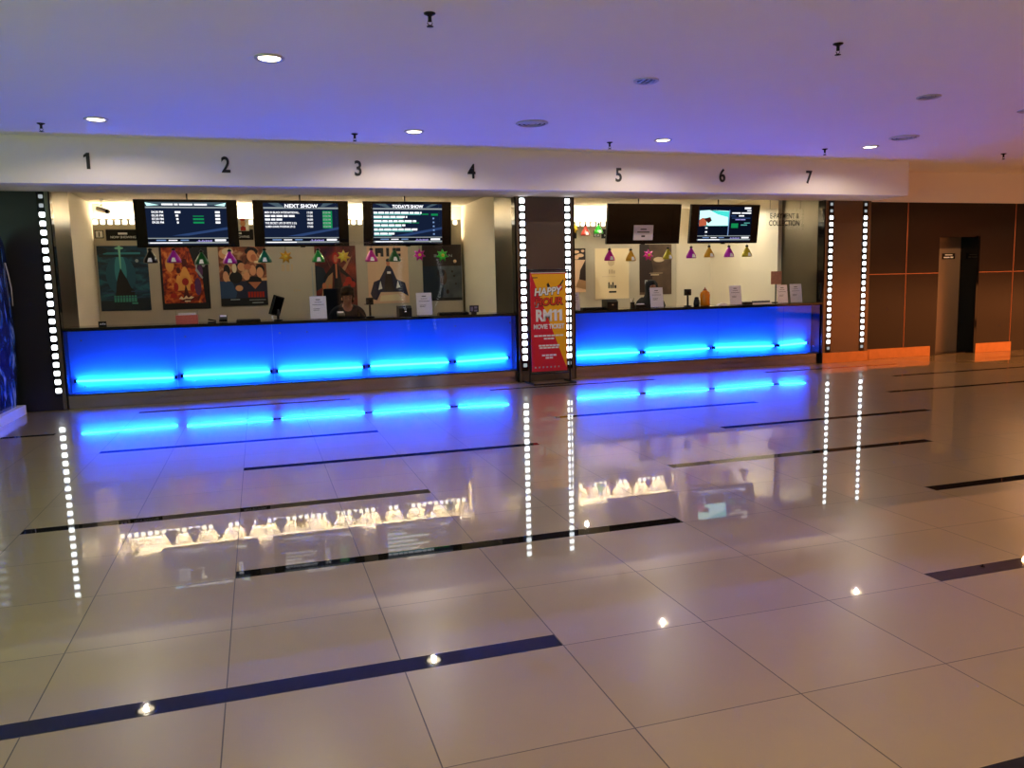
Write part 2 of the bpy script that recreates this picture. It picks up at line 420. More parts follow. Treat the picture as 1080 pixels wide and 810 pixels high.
def vent(x, y, label):
    t = thing('ceiling_vent', label, 'vent', (x, y, ZC), 'round ceiling vents')
    v = B()
    for r in (.17, .125, .08, .04): v.lathe([(r-.028, -.012), (r, -.002), (r+.004, -.006), (r-.024, -.018), (r-.028, -.012)], (x, y, ZC), n=32, caps=False)
    v.build('rings', M['vent'], t)
    B().lathe([(.165, -.001), (.16, -.003), (0, -.003)], (x, y, ZC), n=32).build('throat', mat('vent_throat', rgb(70, 64, 70), .8), t)
vent(3.652, 6.12, 'round grey air vent in the ceiling above numeral 4')
vent(8.47, 6.05, 'round grey air vent in the ceiling near the right lit downlight')
def sprinkler(x, y, label, dx=0.):
    t = thing('sprinkler', label, 'sprinkler', (x, y, ZC), 'ceiling sprinklers')
    B().lathe([(.038, 0), (.036, -.006), (.018, -.014), (.012, -.02)], (x, y, ZC), n=16).build('escutcheon', M['black'], t)
    B().lathe([(.012, -.018), (.012, -.05), (.007, -.052)], (x, y, ZC), n=10).tube([(x-.011, y, ZC-.045), (x-.016, y, ZC-.06), (x-.004, y, ZC-.075)], .003, n=6).tube([(x+.011, y, ZC-.045), (x+.016, y, ZC-.06), (x+.004, y, ZC-.075)], .003, n=6).build('body', M['black'], t)
    B().lathe([(.004, -.07), (.022, -.078), (.022, -.081), (0, -.082)], (x, y, ZC), n=14).build('deflector', M['black'], t)
for x, y, l in ((1.91, 3.044, 'black sprinkler hanging from the ceiling at the top centre'), (4.937, 2.984, 'black sprinkler hanging from the ceiling at the top right'),
                (1.905, 7.044, 'small black sprinkler above numeral 3'), (4.967, 7.03, 'small black sprinkler above numeral 5'), (8.057, 6.978, 'small black sprinkler above numeral 7'),
                (11.018, 6.87, 'small dark sprinkler in the ceiling beyond the bulkhead end, far right'), (-1.158, 7.061, 'small black sprinkler in the ceiling left of numeral 1')):
    sprinkler(x, y, l)

# ================================================================== POSTER BOARDS IN THE OFFICE
YP = 11.45                   # face of the boards
def board(x0, x1, ztop, squares, label, zrow):
    t = thing('poster_board', label, 'board', ((x0+x1)/2, YP, 0), 'beige poster boards with a lit film row')
    B().box(x0, x1, YP, YP+.03, .02, ztop, bev=.003).build('panel', M['board'], t)
    B().box(x0, x1, YP+.03, YR-.004, .0, ztop-.3).build('battens', M['board'], t)
    for x in squares:
        B().prism([(x+dx, YP+.0005, zrow+dz) for dx, _, dz in rsq(.066, .07)], (0, -.004, 0)).build('light_square', M['ledwarm'], t)
    return t
board(-1.53, 4.19, 2.5, [-1.485+k*.1013 for k in range(56)], 'long beige poster board behind the left counter', 2.447)
board(5.1, 8.36, 2.47, [5.14+k*.1013 for k in range(32)], 'beige poster board behind the right counter', 2.42)
# hidden tubes above the boards wash the wall and ceiling
for x0, x1, z in ((-1.45, 4.1, 2.43), (5.15, 8.3, 2.4)):
    n = int((x1-x0)/1.15)
    for k in range(n):
        a = x0+(x1-x0)*k/n; c = x0+(x1-x0)*(k+1)/n
        o = B().tube([(a+.03, YP+.085, z), (c-.03, YP+.085, z)], .013, n=8).build('cove_tube', M['cove'])
        tag(o, 'white fluorescent tube hidden behind the top of the poster board', 'light', 'cove tubes behind the boards')

PENDING = []
def flat(name, pos, w, h, base, label, cat='poster', group='film posters on the boards', thick=.008):
    """an upright printed sheet; returns (thing, add) where add places art in 0..1 sheet coordinates, layer by layer"""
    x, y, z = pos                    # lower left corner, face
    t = thing(name, label, cat, (x+w/2, y, z), group)
    B().box(x, x+w, y, y+thick, z, z+h, bev=.001).build('sheet', base, t)
    st = {'k': 0}; bb = B(); PENDING.append((bb, t))
    def art(part, m, shapes):
        for sh in shapes:
            st['k'] += 1
            yy = y-.0003-.00025*st['k']
            if sh[0] == 'r': _, u0, v0, u1, v1 = sh; pts = [(u0, v0), (u1, v0), (u1, v1), (u0, v1)]
            elif sh[0] == 'e':
                _, cu, cv, ru, rv = sh; pts = [(cu+ru*math.cos(2*math.pi*k/18), cv+rv*math.sin(2*math.pi*k/18)) for k in range(18)]
            else: pts = sh[1]
            bb.poly([(x+u*w, yy, z+v*h) for u, v in pts], m)
    return t, art
pm = lambda n, r, g, bl, ro=.4: mat(n, rgb(r, g, bl), rough=ro)
K = dict(teal=pm('print_teal', 52, 138, 148), dteal=pm('print_dark_teal', 10, 34, 46), glow=pm('print_glow', 130, 205, 180), dk=pm('print_black', 12, 14, 20), seagreen=pm('print_green', 60, 150, 130),
         mteal=pm('print_mid_teal', 24, 82, 104), red=pm('print_red', 176, 34, 24), dred=pm('print_dark_red', 84, 16, 16), orange=pm('print_orange', 222, 112, 48), amber=pm('print_amber', 236, 168, 80), skin=pm('print_skin', 226, 162, 116),
         skin2=pm('print_skin2', 196, 118, 80), navy=pm('print_navy', 26, 34, 62), blue=pm('print_blue', 44, 74, 110), cream=pm('print_cream', 234, 214, 172), white=pm('print_white', 230, 230, 226), grey=pm('print_grey', 110, 112, 112),
         purple=pm('print_purple', 86, 44, 96), brown=pm('print_brown', 78, 54, 44), slate=pm('print_slate', 84, 92, 96), peach=pm('print_peach', 224, 186, 150), tan=pm('print_tan', 168, 130, 92), ltan=pm('print_lighttan', 196, 172, 136),
         dbrown=pm('print_dbrown', 42, 28, 24), silver=pm('print_silver', 160, 168, 168))

# 1 teal poster: dark rock rising from the sea under a beam of light
tealbg = noise_ramp('print_sea', [(.3, rgb(8, 24, 42)), (.5, rgb(18, 58, 80)), (.68, rgb(40, 110, 124))], 3.5, 5, 1.2, .35, stretch=(1, 1, 2.2))
t, a = flat('film_poster', (-1.5, YP-.0082, 1.105), .70, .985, tealbg, 'dark teal sea poster left of the other posters')
a('glow', K['mteal'], [('e', .44, .55, .3, .3)])
a('halo', K['teal'], [('e', .44, .62, .12, .26), ('r', .12, .87, .86, .9)])
a('cloud', K['dteal'], [('r', .03, .83, .95, .865), ('p', [(.0, 1), (.2, .96), (.2, .9), (.0, .86)]), ('r', .0, .0, 1, .16)])
a('beam', K['glow'], [('p', [(.42, 1), (.47, 1), (.455, .62), (.435, .62)]), ('e', .44, .965, .09, .02)])
a('rock', K['dk'], [('p', [(.3, .2), (.35, .46), (.4, .58), (.44, .66), (.49, .58), (.56, .48), (.62, .36), (.7, .3), (.68, .22), (.55, .18)])])
a('title_bar', K['seagreen'], [('r', .27+.058*k, .135, .27+.058*k+.045, .235) for k in range(8)]+[('r', .62, .1, .74, .125)])
a('moon', K['silver'], [('e', .78, .77, .035, .026)])
a('foam', K['blue'], [('r', .08, .27, .3, .285), ('r', .62, .29, .95, .305), ('r', .1, .2, .9, .21)])
# 2 orange poster: crowd of glowing shapes
orbg = noise_ramp('print_ember', [(.25, rgb(40, 8, 12)), (.42, rgb(130, 28, 16)), (.55, rgb(205, 84, 28)), (.7, rgb(240, 160, 78))], 8, 5, 1.5, .35)
t, a = flat('film_poster', (-.633, YP-.0082, 1.1), .70, .975, orbg, 'orange and red poster between the teal poster and the poster of many faces')
a('border', K['dk'], [('r', 0, 0, .045, 1), ('r', 0, 0, 1, .1), ('p', [(.6, 1), (1, 1), (1, .1), (.9, .1), (.86, .5), (.7, .72)])])
a('figures', K['amber'], [('e', .5, .55, .075, .13), ('e', .2, .72, .09, .12), ('e', .36, .45, .05, .1), ('e', .3, .84, .05, .08), ('p', [(.28, .3), (.42, .6), (.58, .6), (.7, .3)])])
a('figure_heads', K['dred'], [('e', .5, .75, .06, .06), ('e', .37, .62, .04, .05), ('p', [(.42, .13), (.5, .4), (.6, .13)])])
a('robes', K['red'], [('e', .5, .44, .07, .06), ('e', .3, .36, .05, .07), ('e', .64, .34, .05, .07), ('e', .24, .22, .07, .04)])
a('cool_side', K['purple'], [('e', .76, .36, .07, .14), ('e', .82, .6, .06, .1)])
a('pale_figures', K['silver'], [('e', .75, .72, .025, .07), ('e', .9, .72, .04, .05), ('p', [(.72, .62), (.86, .48), (.88, .5), (.75, .66)])])
a('title', K['cream'], [('p', [(.34, .17), (.4, .21), (.44, .175), (.5, .22), (.54, .18), (.6, .21), (.66, .19), (.6, .165), (.5, .17), (.42, .155)]), ('r', .46, .12, .58, .14)])
# 3 poster of many faces
fbg = noise_ramp('print_crowd', [(.3, rgb(40, 24, 26)), (.5, rgb(150, 84, 56)), (.65, rgb(226, 178, 130))], 7, 4, .8, .35)
t, a = flat('film_poster', (.225, YP-.0082, 1.13), .715, .935, fbg, 'poster crowded with faces over a red and black foot')
a('lower', K['navy'], [('r', 0, 0, 1, .42)])
a('water', K['blue'], [('p', [(0, .1), (0, .42), (.25, .42), (.35, .22), (.3, .1)])])
a('hair', K['dk'], [('e', .42, .7, .1, .08), ('e', .34, .48, .14, .1), ('e', .7, .92, .14, .07), ('e', .86, .62, .1, .08), ('e', .72, .42, .17, .08), ('e', .16, .6, .07, .1)])
a('faces', K['skin'], [('e', .7, .84, .1, .1), ('e', .47, .66, .08, .07), ('e', .13, .5, .06, .09), ('e', .57, .5, .07, .07), ('e', .86, .56, .075, .09), ('e', .71, .6, .07, .09), ('e', .1, .88, .09, .08), ('e', .4, .3, .08, .05)])
a('faces_in_shade', K['skin2'], [('e', .74, .81, .06, .06), ('e', .6, .66, .08, .05), ('e', .27, .72, .06, .06), ('p', [(.6, .4), (.88, .4), (.74, .28)])])
a('bright_patch', K['cream'], [('e', .2, .92, .12, .06), ('e', .32, .64, .05, .08), ('e', .84, .74, .1, .025)])
a('foot', K['dk'], [('r', 0, 0, 1, .13)])
a('title', K['red'], [('r', .58+.06*k, .14, .58+.06*k+.048, .235) for k in range(6)])
a('small_print', K['silver'], [('r', .2, .1, .4, .115), ('r', .6, .09, .95, .1), ('r', .66, .04, .9, .055)])
# 4 pale empty looking poster
t, a = flat('film_poster', (1.035, YP-.0082, .93), .64, 1.115, M['board'], 'pale blank looking poster next to the faces poster')
a('faint_print', K['ltan'], [('r', .22, .66, .3, .76), ('r', .34, .66, .42, .76), ('r', .46, .66, .5, .76), ('r', .5, .36, .52, .4), ('r', .55, .36, .57, .4), ('r', .6, .37, .66, .39)])
a('edge', K['silver'], [('r', .955, .12, .985, .72)])
# 5 dark red poster with a figure spreading her arms
rbg = noise_ramp('print_red_cloud', [(.3, rgb(40, 16, 20)), (.5, rgb(96, 30, 28)), (.7, rgb(150, 58, 42))], 4, 4, .6, .35)
t, a = flat('film_poster', (1.706, YP-.0082, 1.01), .665, 1.06, rbg, 'dark red poster with a figure spreading both arms')
a('rays', K['tan'], [('p', [(.2, .92), (.42, .6), (.36, .1), (.12, .2), (.2, .45), (.4, .62)]), ('p', [(.62, .62), (.92, .86), (.7, .58)])])
a('gloom', K['dteal'], [('p', [(0, .7), (.2, .66), (.3, .52), (.16, .36), (0, .3)])])
a('figure', K['dk'], [('p', [(.42, .72), (.56, .72), (.64, .4), (.6, .05), (.46, .05), (.45, .4)]), ('p', [(.42, .7), (.2, .52), (.2, .47), (.44, .6)]), ('p', [(.58, .7), (.95, .46), (.95, .42), (.6, .6)])])
a('hair', K['red'], [('e', .5, .81, .075, .09)])
a('face', K['skin2'], [('e', .5, .8, .045, .06), ('r', .49, .5, .53, .72)])
a('crowd', K['skin2'], [('e', .2, .38, .05, .05), ('e', .28, .26, .06, .06), ('e', .2, .22, .05, .05), ('e', .34, .36, .04, .05)])
a('flame', K['red'], [('e', .8, .46, .08, .06), ('e', .72, .38, .06, .06), ('e', .9, .4, .06, .05)])
# 6 peach poster with suited figures
t, a = flat('film_poster', (2.558, YP-.0082, 1.1), .69, .955, K['peach'], 'peach poster with black block letters above suited figures')
a('block_letters', K['dk'], [('r', .2, .82, .27, .97), ('r', .27, .88, .33, .97), ('r', .33, .82, .4, .97), ('r', .47, .82, .54, .97), ('r', .62, .82, .72, .97), ('r', .72, .82, .82, .87), ('r', .72, .91, .82, .97)])
a('suits', K['navy'], [('p', [(.05, .18), (.14, .38), (.28, .42), (.42, .6), (.46, .66), (.54, .66), (.6, .6), (.7, .42), (.9, .36), (.98, .12), (.8, .2), (.3, .2), (.2, .06), (.1, .08)])])
a('head', K['skin2'], [('e', .5, .71, .045, .055)])
a('hair', K['dk'], [('e', .5, .755, .05, .03), ('p', [(.38, .22), (.44, .56), (.56, .56), (.64, .22)])])
a('shirts', K['white'], [('p', [(.24, .24), (.3, .4), (.34, .26)]), ('p', [(.68, .26), (.72, .4), (.78, .28)]), ('r', .47, .52, .56, .56)])
a('car', K['cream'], [('p', [(.26, .04), (.3, .14), (.72, .16), (.86, .04)])])
# 7 slate poster with small white title
t, a = flat('film_poster', (3.492, YP-.0082, 1.12), .685, .955, noise_ramp('print_slate_cloud', [(.3, rgb(52, 58, 64)), (.7, rgb(96, 102, 104))], 4, 4, .4, .35), 'slate grey poster with a dark top beside the steel pillar')
a('top', K['dbrown'], [('r', 0, .62, 1, 1)])
a('deep_side', K['dteal'], [('p', [(0, .02), (0, .62), (.36, .62), (.52, .4), (.5, .02)])])
a('face', K['brown'], [('e', .52, .42, .09, .14)])
a('hair', K['dk'], [('e', .46, .5, .1, .07), ('r', 0, 0, 1, .05)])
a('spots', K['dbrown'], [('e', .62, .16, .04, .04), ('e', .8, .44, .03, .02), ('e', .84, .3, .02, .02), ('e', .75, .52, .025, .02)])
lettering('title', 'INDIAN', .045, K['silver'], (3.855, YP-.0135, 1.865), t, .02, .0006, 1.45)
B().lathe([(.03, 0), (.03, .002), (0, .003)], (0, 0, 0), n=14).xf(Matrix.Translation((4.06, YP-.012, 1.79)) @ Matrix.Rotation(R(90), 4, 'X')).build('sticker', K['peach'], t)
# right office
t, a = flat('film_poster', (5.82, YP-.0082, 1.2), .68, .79, K['peach'], 'brown and pink poster half hidden behind the banner pillar')
a('pattern', K['dbrown'], [('r', .5, .74, 1, 1), ('p', [(.78, .1), (.84, .5), (1, .74), (1, .1)])])
a('blossom', K['peach'], [('e', .72, .92, .1, .035), ('e', .85, .84, .1, .04), ('e', .74, .8, .07, .05), ('e', .92, .94, .05, .03)])
a('fold', K['tan'], [('p', [(.7, .12), (.8, .3), (1, .26), (1, .06), (.8, .1)])])
t, a = flat('film_poster', (6.687, YP-.0082, 1.065), .68, .92, K['cream'], 'plain cream poster with small black title in its lower part')
a('faint_figure', K['ltan'], [('e', .47, .72, .1, .07), ('r', .4, .5, .44, .58), ('r', .47, .5, .52, .58), ('r', .54, .5, .58, .56), ('r', .2, .44, .6, .446)])
a('title', K['dk'], [('r', .38, .21, .42, .33), ('r', .44, .21, .48, .28), ('r', .5, .21, .54, .33), ('r', .56, .21, .62, .27), ('r', .4, .12, .62, .155)])
t, a = flat('film_poster', (7.588, YP-.0082, 1.12), .665, .93, noise_ramp('print_dusk', [(.3, rgb(58, 42, 36)), (.7, rgb(104, 82, 62))], 3, 4, .5, .3), 'dusky brown poster behind the clerk in black')
a('shade', K['dbrown'], [('p', [(0, .05), (0, 1), (.28, 1), (.42, .5), (.36, .05)])])
a('lines', K['ltan'], [('r', .3, .425, .72, .432), ('r', .34, .385, .6, .405), ('e', .6, .7, .17, .05)])
lettering('title', 'Po', .13, K['silver'], (7.77, YP-.0125, 1.265), t, .01, .0006, .9)

# small signs above the posters
def small_sign(name, x0, x1, z0, z1, base, label, txt=None, tcol=None, frame=None, size=.05, group='signs above the posters', y=YP-.0083, lines=None):
    t = thing(name, label, 'sign', ((x0+x1)/2, y, z0), group)
    B().box(x0, x1, y, y+.008, z0, z1, bev=.001).build('plate', base, t)
    if frame: B().box(x0+.012, x1-.012, y-.0012, y, z0+.012, z1-.012).build('inset', frame, t)
    if txt: lettering('lettering', txt, size, tcol, ((x0+x1)/2, y-.003, (z0+z1)/2-size/2), t, .03, .0008)
    if lines:
        B().box((x0+x1)/2-.07, (x0+x1)/2+.06, y-.001, y, z1-.075, z1-.045).build('lettering', tcol, t)
        for k, ln in enumerate(lines):
            if ln: lettering('lettering', ln, size, tcol, ((x0+x1)/2, y-.002, z1-(k+1)*(z1-z0)/(len(lines)+.6)-size*.1), t, .02, .0006, .95)
    return t
small_sign('number_plaque', -1.505, -1.385, 2.205, 2.325, M['black'], 'tiny white plaque numbered 1 above the teal poster', '1', M['black'], M['white'], .07)
small_sign('notice_plate', -1.353, -.88, 2.17, 2.335, M['black'], 'black plate with white words beside plaque 1', None, M['white'], None, .034, lines=['', 'NOW SHOWING'])
small_sign('notice_plate', .3, .775, 2.17, 2.335, M['black'], 'black plate with white words above the poster of many faces', None, M['white'], None, .034, lines=['', 'NOW SHOWING'])
small_sign('notice_plate', 5.86, 6.33, 2.165, 2.33, M['black'], 'black plate with white words beside the film strip in the right office', None, M['white'], None, .034, lines=['', 'NOW SHOWING'])
small_sign('number_plaque', 6.665, 6.785, 2.19, 2.31, M['black'], 'tiny white plaque above the plain cream poster', '3', M['black'], M['white'], .07)
small_sign('notice_plate', 6.82, 7.29, 2.165, 2.33, M['black'], 'black plate mostly hidden behind the dark screen', None, M['white'], None, .034, lines=['', 'NOW SHOWING'])
t, a = flat('picture_card', (.53, YP-.0085, 2.31), .19, .2, K['white'], 'pink and white picture card between the first and second screens', 'card', None)
a('face', K['skin'], [('e', .5, .6, .2, .26)]); a('hair', K['red'], [('e', .5, .88, .22, .1), ('p', [(.3, .3), (.5, .4), (.72, .3), (.72, .02), (.3, .02)])])

# ================================================================== HANGING SCREENS
TILT = R(8)
def scr_mtx(x, y=8.755, z=2.21):
    n = Vector((0, -math.cos(TILT), -math.sin(TILT))); v = Vector((0, -math.sin(TILT), math.cos(TILT))); u = Vector((1, 0, 0))
    m = Matrix((u, v, n)).transposed().to_4x4(); m.translation = (x, y, z); return m   # local: x right, y up, z towards the viewer
SC = dict(bg=emat('screen_navy', rgb(20, 30, 54), 1.), bar=emat('screen_bar', rgb(150, 158, 160), 1.), txt=emat('screen_white', rgb(245, 245, 250), 1.3), grn=emat('screen_green', rgb(20, 140, 80), 1.), teal=emat('screen_teal', rgb(90, 170, 165), 1.),
          dk=emat('screen_dark', rgb(9, 14, 30), 1.), wed=emat('screen_wedge', rgb(74, 92, 104), 1.), blu=emat('screen_blue', rgb(44, 66, 110), 1.), pink=emat('screen_pink', rgb(190, 120, 160), 1.), aqua=emat('screen_aqua', rgb(70, 215, 205), 1.2), aq2=emat('screen_pale', rgb(200, 250, 245), 1.3),
          skin=emat('screen_skin', rgb(190, 96, 66), 1.), lav=emat('screen_lavender', rgb(160, 150, 220), 1.), hair=emat('screen_hair', rgb(60, 20, 20), 1.), paleblue=emat('screen_paleblue', rgb(120, 150, 200), 1.))
def screen(x, label, lit=True, z=2.21):
    mx = scr_mtx(x, 8.755, z)
    t = thing('hanging_screen', label, 'screen', (x, 8.755, z), 'screens hanging over the counters')
    B().box(-.598, .598, -.293, .293, -.05, 0, bev=.008).box(-.3, .3, -.2, .2, -.09, -.05, bev=.01).xf(mx).build('casing', M['black'], t)
    bz = B()
    for a0 in (-.598, .468): bz.box(a0, a0+.13, -.29, .29, 0, .006, bev=.002)
    bz.box(-.468, .468, .262, .29, 0, .006, bev=.002).box(-.468, .468, -.29, -.262, 0, .006, bev=.002).xf(mx).build('bezel', M['gloss'], t)
    d = B().box(-.468, .468, -.262, .262, 0, .003).xf(mx).build('display', SC['bg'] if lit else M['gloss'], t)
    # pole to the office ceiling
    B().tube([(x, 8.86, z-.02), (x, 8.94, z+.02), (x, 8.94, 2.73)], .02, n=10).box(x-.12, x+.12, 8.82, 8.84, z-.1, z+.1).lathe([(.05, -.02), (.05, 0)], (x, 8.94, 2.73), n=16).build('mount', M['black'], t)
    B().box(-.03, .03, -.303, -.29, -.03, 0).xf(mx).build('sensor', M['black'], t)
    lv = {'k': 0}; bb = B(); PENDING.append((bb, d))
    def put(part, m, rects):
        for r in rects:
            lv['k'] += 1; zz = .0032+.00012*lv['k']
            if isinstance(r[0], tuple): p = r
            else: u0, v0, u1, v1 = r; p = [(u0, v0), (u1, v0), (u1, v1), (u0, v1)]
            bb.poly([mx @ Vector((u*.936-.468, v*.524-.262, zz)) for u, v in p], m)
    def write(s, u, v, h, m, align='LEFT', sx=1., bold=.03):
        lv['k'] += 1; zz = .0034+.00012*lv['k']
        lettering('lettering', s, h*.524, m, None, d, bold, .0004, sx, align, mtx=mx @ Matrix.Translation((u*.936-.468, v*.524-.262, zz)))
    return t, put, write
def footer(put, write):
    put('footer', SC['dk'], [(0, .02, 1, .15)])
    put('bars', SC['bar'], [(0, .15, 1, .17), (0, .035, 1, .07)])
    put('footer_words', SC['paleblue'], [(.1, .1, .22, .125), (.4, .1, .5, .125)])
    put('skyline', SC['lav'], [(.6+.022*k, .075, .6+.022*k+.016, .085+.035*abs(math.sin(k*1.7))) for k in range(9)])
    put('footer_mark', SC['txt'], [(.83, .085, .97, .13), (.02, .04, .42, .064), (.25, .1, .36, .122)])
# 1
t, put, write = screen(.002, 'lit blue screen showing a timetable under numerals 1 and 2')
put('header', SC['wed'], [(0, .93, 1, 1.)]); put('header_flare', SC['aq2'], [((0, .99), (.02, .91), (.17, .93)), ((1, .99), (.98, .91), (.85, .93))])
put('bars', SC['bar'], [(0, .86, 1, .895)])
put('swoosh', SC['blu'], [((.3, .22), (1, .42), (1, .36), (.5, .22))])
put('title', SC['txt'], [(.2, .925, .34, .965), (.355, .925, .4, .965), (.415, .925, .58, .965), (.6, .925, .76, .965)])
for k, tm in enumerate(('04:30 PM', '05:30 PM', '07:30 PM', '09:30 PM')):
    v = .745-.08*k
    write(tm, .07, v, .05, SC['txt'], sx=.95)
    put('seat_words', SC['txt'], [(.355+.006*k, v, .425 if k == 0 else .395, v+.045), (.855, v, .915, v+.048)])
    if k: put('green_words', SC['grn'], [(.575, v, .71, v+(.022 if k == 1 else .042))])
footer(put, write)
# 2
t, put, write = screen(1.384, 'lit blue screen headed NEXT SHOW under numerals 2 and 3')
put('wedges', SC['wed'], [((.06, 1), (.2, 1), (.27, .91), (.2, .89)), ((.8, .91), (.94, 1), (.8, 1), (.76, .92))])
put('bars', SC['bar'], [(0, .86, .27, .9), (.72, .86, 1, .9), (.27, .86, .72, .88)])
put('swoosh', SC['blu'], [((.3, .2), (1, .42), (1, .36), (.5, .2))])
write('NEXT SHOW', .5, .89, .085, SC['txt'], 'CENTER', 1.1, .05)
for k, s in enumerate(('MEN IN BLACK INTERNATIONAL..', '', '', 'THE SECRET LIFE OF PETS 2 (U)', 'X-MEN DARK PHOENIX (P13)')):
    v = .75-.085*k
    if s: write(s, .015, v, .046, SC['txt'], sx=.82)
    else:
        ws = []; uu = .015
        while uu < (.4, .25)[k-1]: l = random.uniform(.05, .1); ws.append((uu, v, uu+l, v+.044)); uu += l+.014
        put('film_words', SC['txt'], ws)
    write(('17:00', '17:00', '18:00', '18:00', '17:00')[k], .57, v, .046, SC['txt'])
    put('green_field', SC['grn'], [(.785, v-.02, .915, v+.065)])
    write('07:00 PM', .79, v, .046, SC['bar'], sx=.75)
footer(put, write)
# 3
t, put, write = screen(2.774, "lit blue screen headed TODAY'S SHOW under numerals 3 and 4")
put('wedges', SC['wed'], [((.03, 1), (.18, 1), (.25, .91), (.2, .9)), ((.8, .91), (.94, 1), (.85, 1), (.76, .92))])
put('bars', SC['bar'], [(0, .86, 1, .895)])
put('swoosh', SC['blu'], [((.3, .2), (1, .42), (1, .36), (.5, .2))])
write("TODAY'S SHOW", .5, .9, .075, SC['txt'], 'CENTER', 1.0, .05)
for k, w in enumerate((.68, .47, .6, .44, .62, .28)):
    v = .755-.105*k
    put('row', SC['teal'], [(.01, v-.03, .01+w*(.9 if k else 1), v+.03)])
    ws = []; u = .01
    while u < w:
        l = random.uniform(.05, .12); ws.append((u, v, min(u+l, w+.02), v+.048)); u += l+.014
    put('film_words', SC['txt'], ws)
put('green_words', SC['grn'], [(.7, .73, .8, .76), (.84, .71, .94, .76), (.3, .515, .52, .535), (.56, .515, .66, .535)])
put('marks', SC['paleblue'], [(.86+.002*k, .62-.1*k, .885+.002*k, .66-.1*k) for k in range(5)])
footer(put, write)
# 4 dark
t, put, write = screen(6.311, 'dark switched-off screen with a paper notice taped to it', False)
mx4 = scr_mtx(6.311)
nt_ = thing('paper_notice', 'white paper notice taped to the dark screen', 'notice', (6.3, 8.74, 2.05))
B().box(-.17, .15, -.235, -.015, .006, .0075).xf(mx4).build('sheet', M['paper'], nt_)
B().box(-.06, .04, -.085, -.068, .0076, .0081).box(-.11, .09, -.125, -.11, .0076, .0081).box(-.04, .02, -.19, -.165, .0076, .0081).xf(mx4).build('lettering', M['ink'], nt_)
# 5
t, put, write = screen(7.681, 'lit screen with a turquoise film picture under numeral 6')
put('dark_field', SC['dk'], [(0, .15, .56, .48), (.58, .15, 1, 1), (0, .9, 1, 1)])
put('picture', SC['aqua'], [(.02, .45, .565, .88)])
put('picture_light', SC['aq2'], [((.02, .62), (.02, .88), (.2, .9), (.35, .78), (.55, .7), (.56, .46), (.2, .45)), ((.2, .9), (.55, .88), (.55, .86))])
put('picture_figure', SC['skin'], [((.02, .44), (.02, .62), (.08, .68), (.15, .64), (.16, .46))])
put('picture_hair', SC['hair'], [((.1, .66), (.22, .7), (.25, .6), (.19, .52), (.14, .6))])
put('divider', SC['paleblue'], [(.562, .02, .578, .9)])
put('words', SC['txt'], [(.04+.0*k, .44-.09*k, .06, .48-.09*k) for k in range(0)]+[(.14, .37-.115*k, .18, .41-.115*k) for k in range(3)]+[(.62, .8, .78, .835), (.8, .8, .98, .835), (.75, .72, .85, .755), (.85, .93, .97, .985), (.9, .87, .98, .9)])
put('lilac_words', SC['lav'], [(.69, .615, .78, .645), (.79, .615, .88, .645)])
put('green_field', SC['grn'], [(.62, .39, .75, .52)]); put('green_words', SC['teal'], [(.8, .46, .92, .49), (.86, .52, .97, .545)])
put('swoosh', SC['blu'], [(.62, .66, .97, .685), (.6, .72, .7, .75)])
footer(put, write)

# ================================================================== HANGING FESTIVE ORNAMENTS UNDER THE SCREENS
def foil(n, c): return mat('foil_'+n, rgb(*c), rough=.28, metal=.35, bump=.5, nscale=70)
F = dict(purple=foil('purple', (170, 20, 170)), dgreen=foil('dark_green', (14, 92, 40)), teal=foil('teal', (8, 110, 92)), gold=foil('gold', (206, 150, 30)), green=foil('green', (30, 150, 70)), yellow=foil('yellow', (226, 196, 60)), magenta=foil('magenta', (200, 20, 150)), lgreen=foil('light_green', (60, 200, 60)), olive=foil('olive', (180, 160, 30)), pink=foil('pink', (226, 50, 150)), black=foil('black', (16, 16, 18)), red=foil('red', (200, 70, 60)))
def make_bell(m):
    o = thing('hanging_ornament', 'x', 'decoration', (0, 0, 0), 'foil ornaments hanging under the screens')
    # six-sided lantern: cap, flared shade, tassel
    B().lathe([(.0, .062), (.014, .06), (.018, .045), (.03, .03), (.062, -.025), (.068, -.055), (.055, -.06), (.0, -.052)], (0, 0, 0), n=6).build('shade', m, o)
    B().lathe([(.012, .058), (.022, .064), (.016, .078), (0, .084)], (0, 0, 0), n=6).build('cap', F['black'] if m is not F['black'] else m, o)
    B().tube([(0, 0, .08), (0, 0, .1)], .0022, n=5).build('thread', M['black'], o)
    B().prism([(-.022, -.0665, -.052), (.022, -.0665, -.052), (.012, -.05, -.012), (-.012, -.05, -.012)], (0, .006, 0)).build('window', M['white'], o)
    return o
def make_star(m):
    o = thing('hanging_ornament', 'x', 'decoration', (0, 0, 0), 'foil ornaments hanging under the screens')
    b = B()
    for k in range(7):
        a = R(k*51.4); b.lathe([(0, .072), (.02, .03), (.022, 0), (0, -.012)], (0, 0, 0), n=6, mtx=Matrix.Rotation(a, 4, 'Y'))
    b.build('tinsel', m, o); B().ball((0, -.02, 0), .018).build('centre', F['yellow'], o)
    B().tube([(0, 0, .06), (0, 0, .1)], .0022, n=5).build('thread', M['black'], o)
    return o
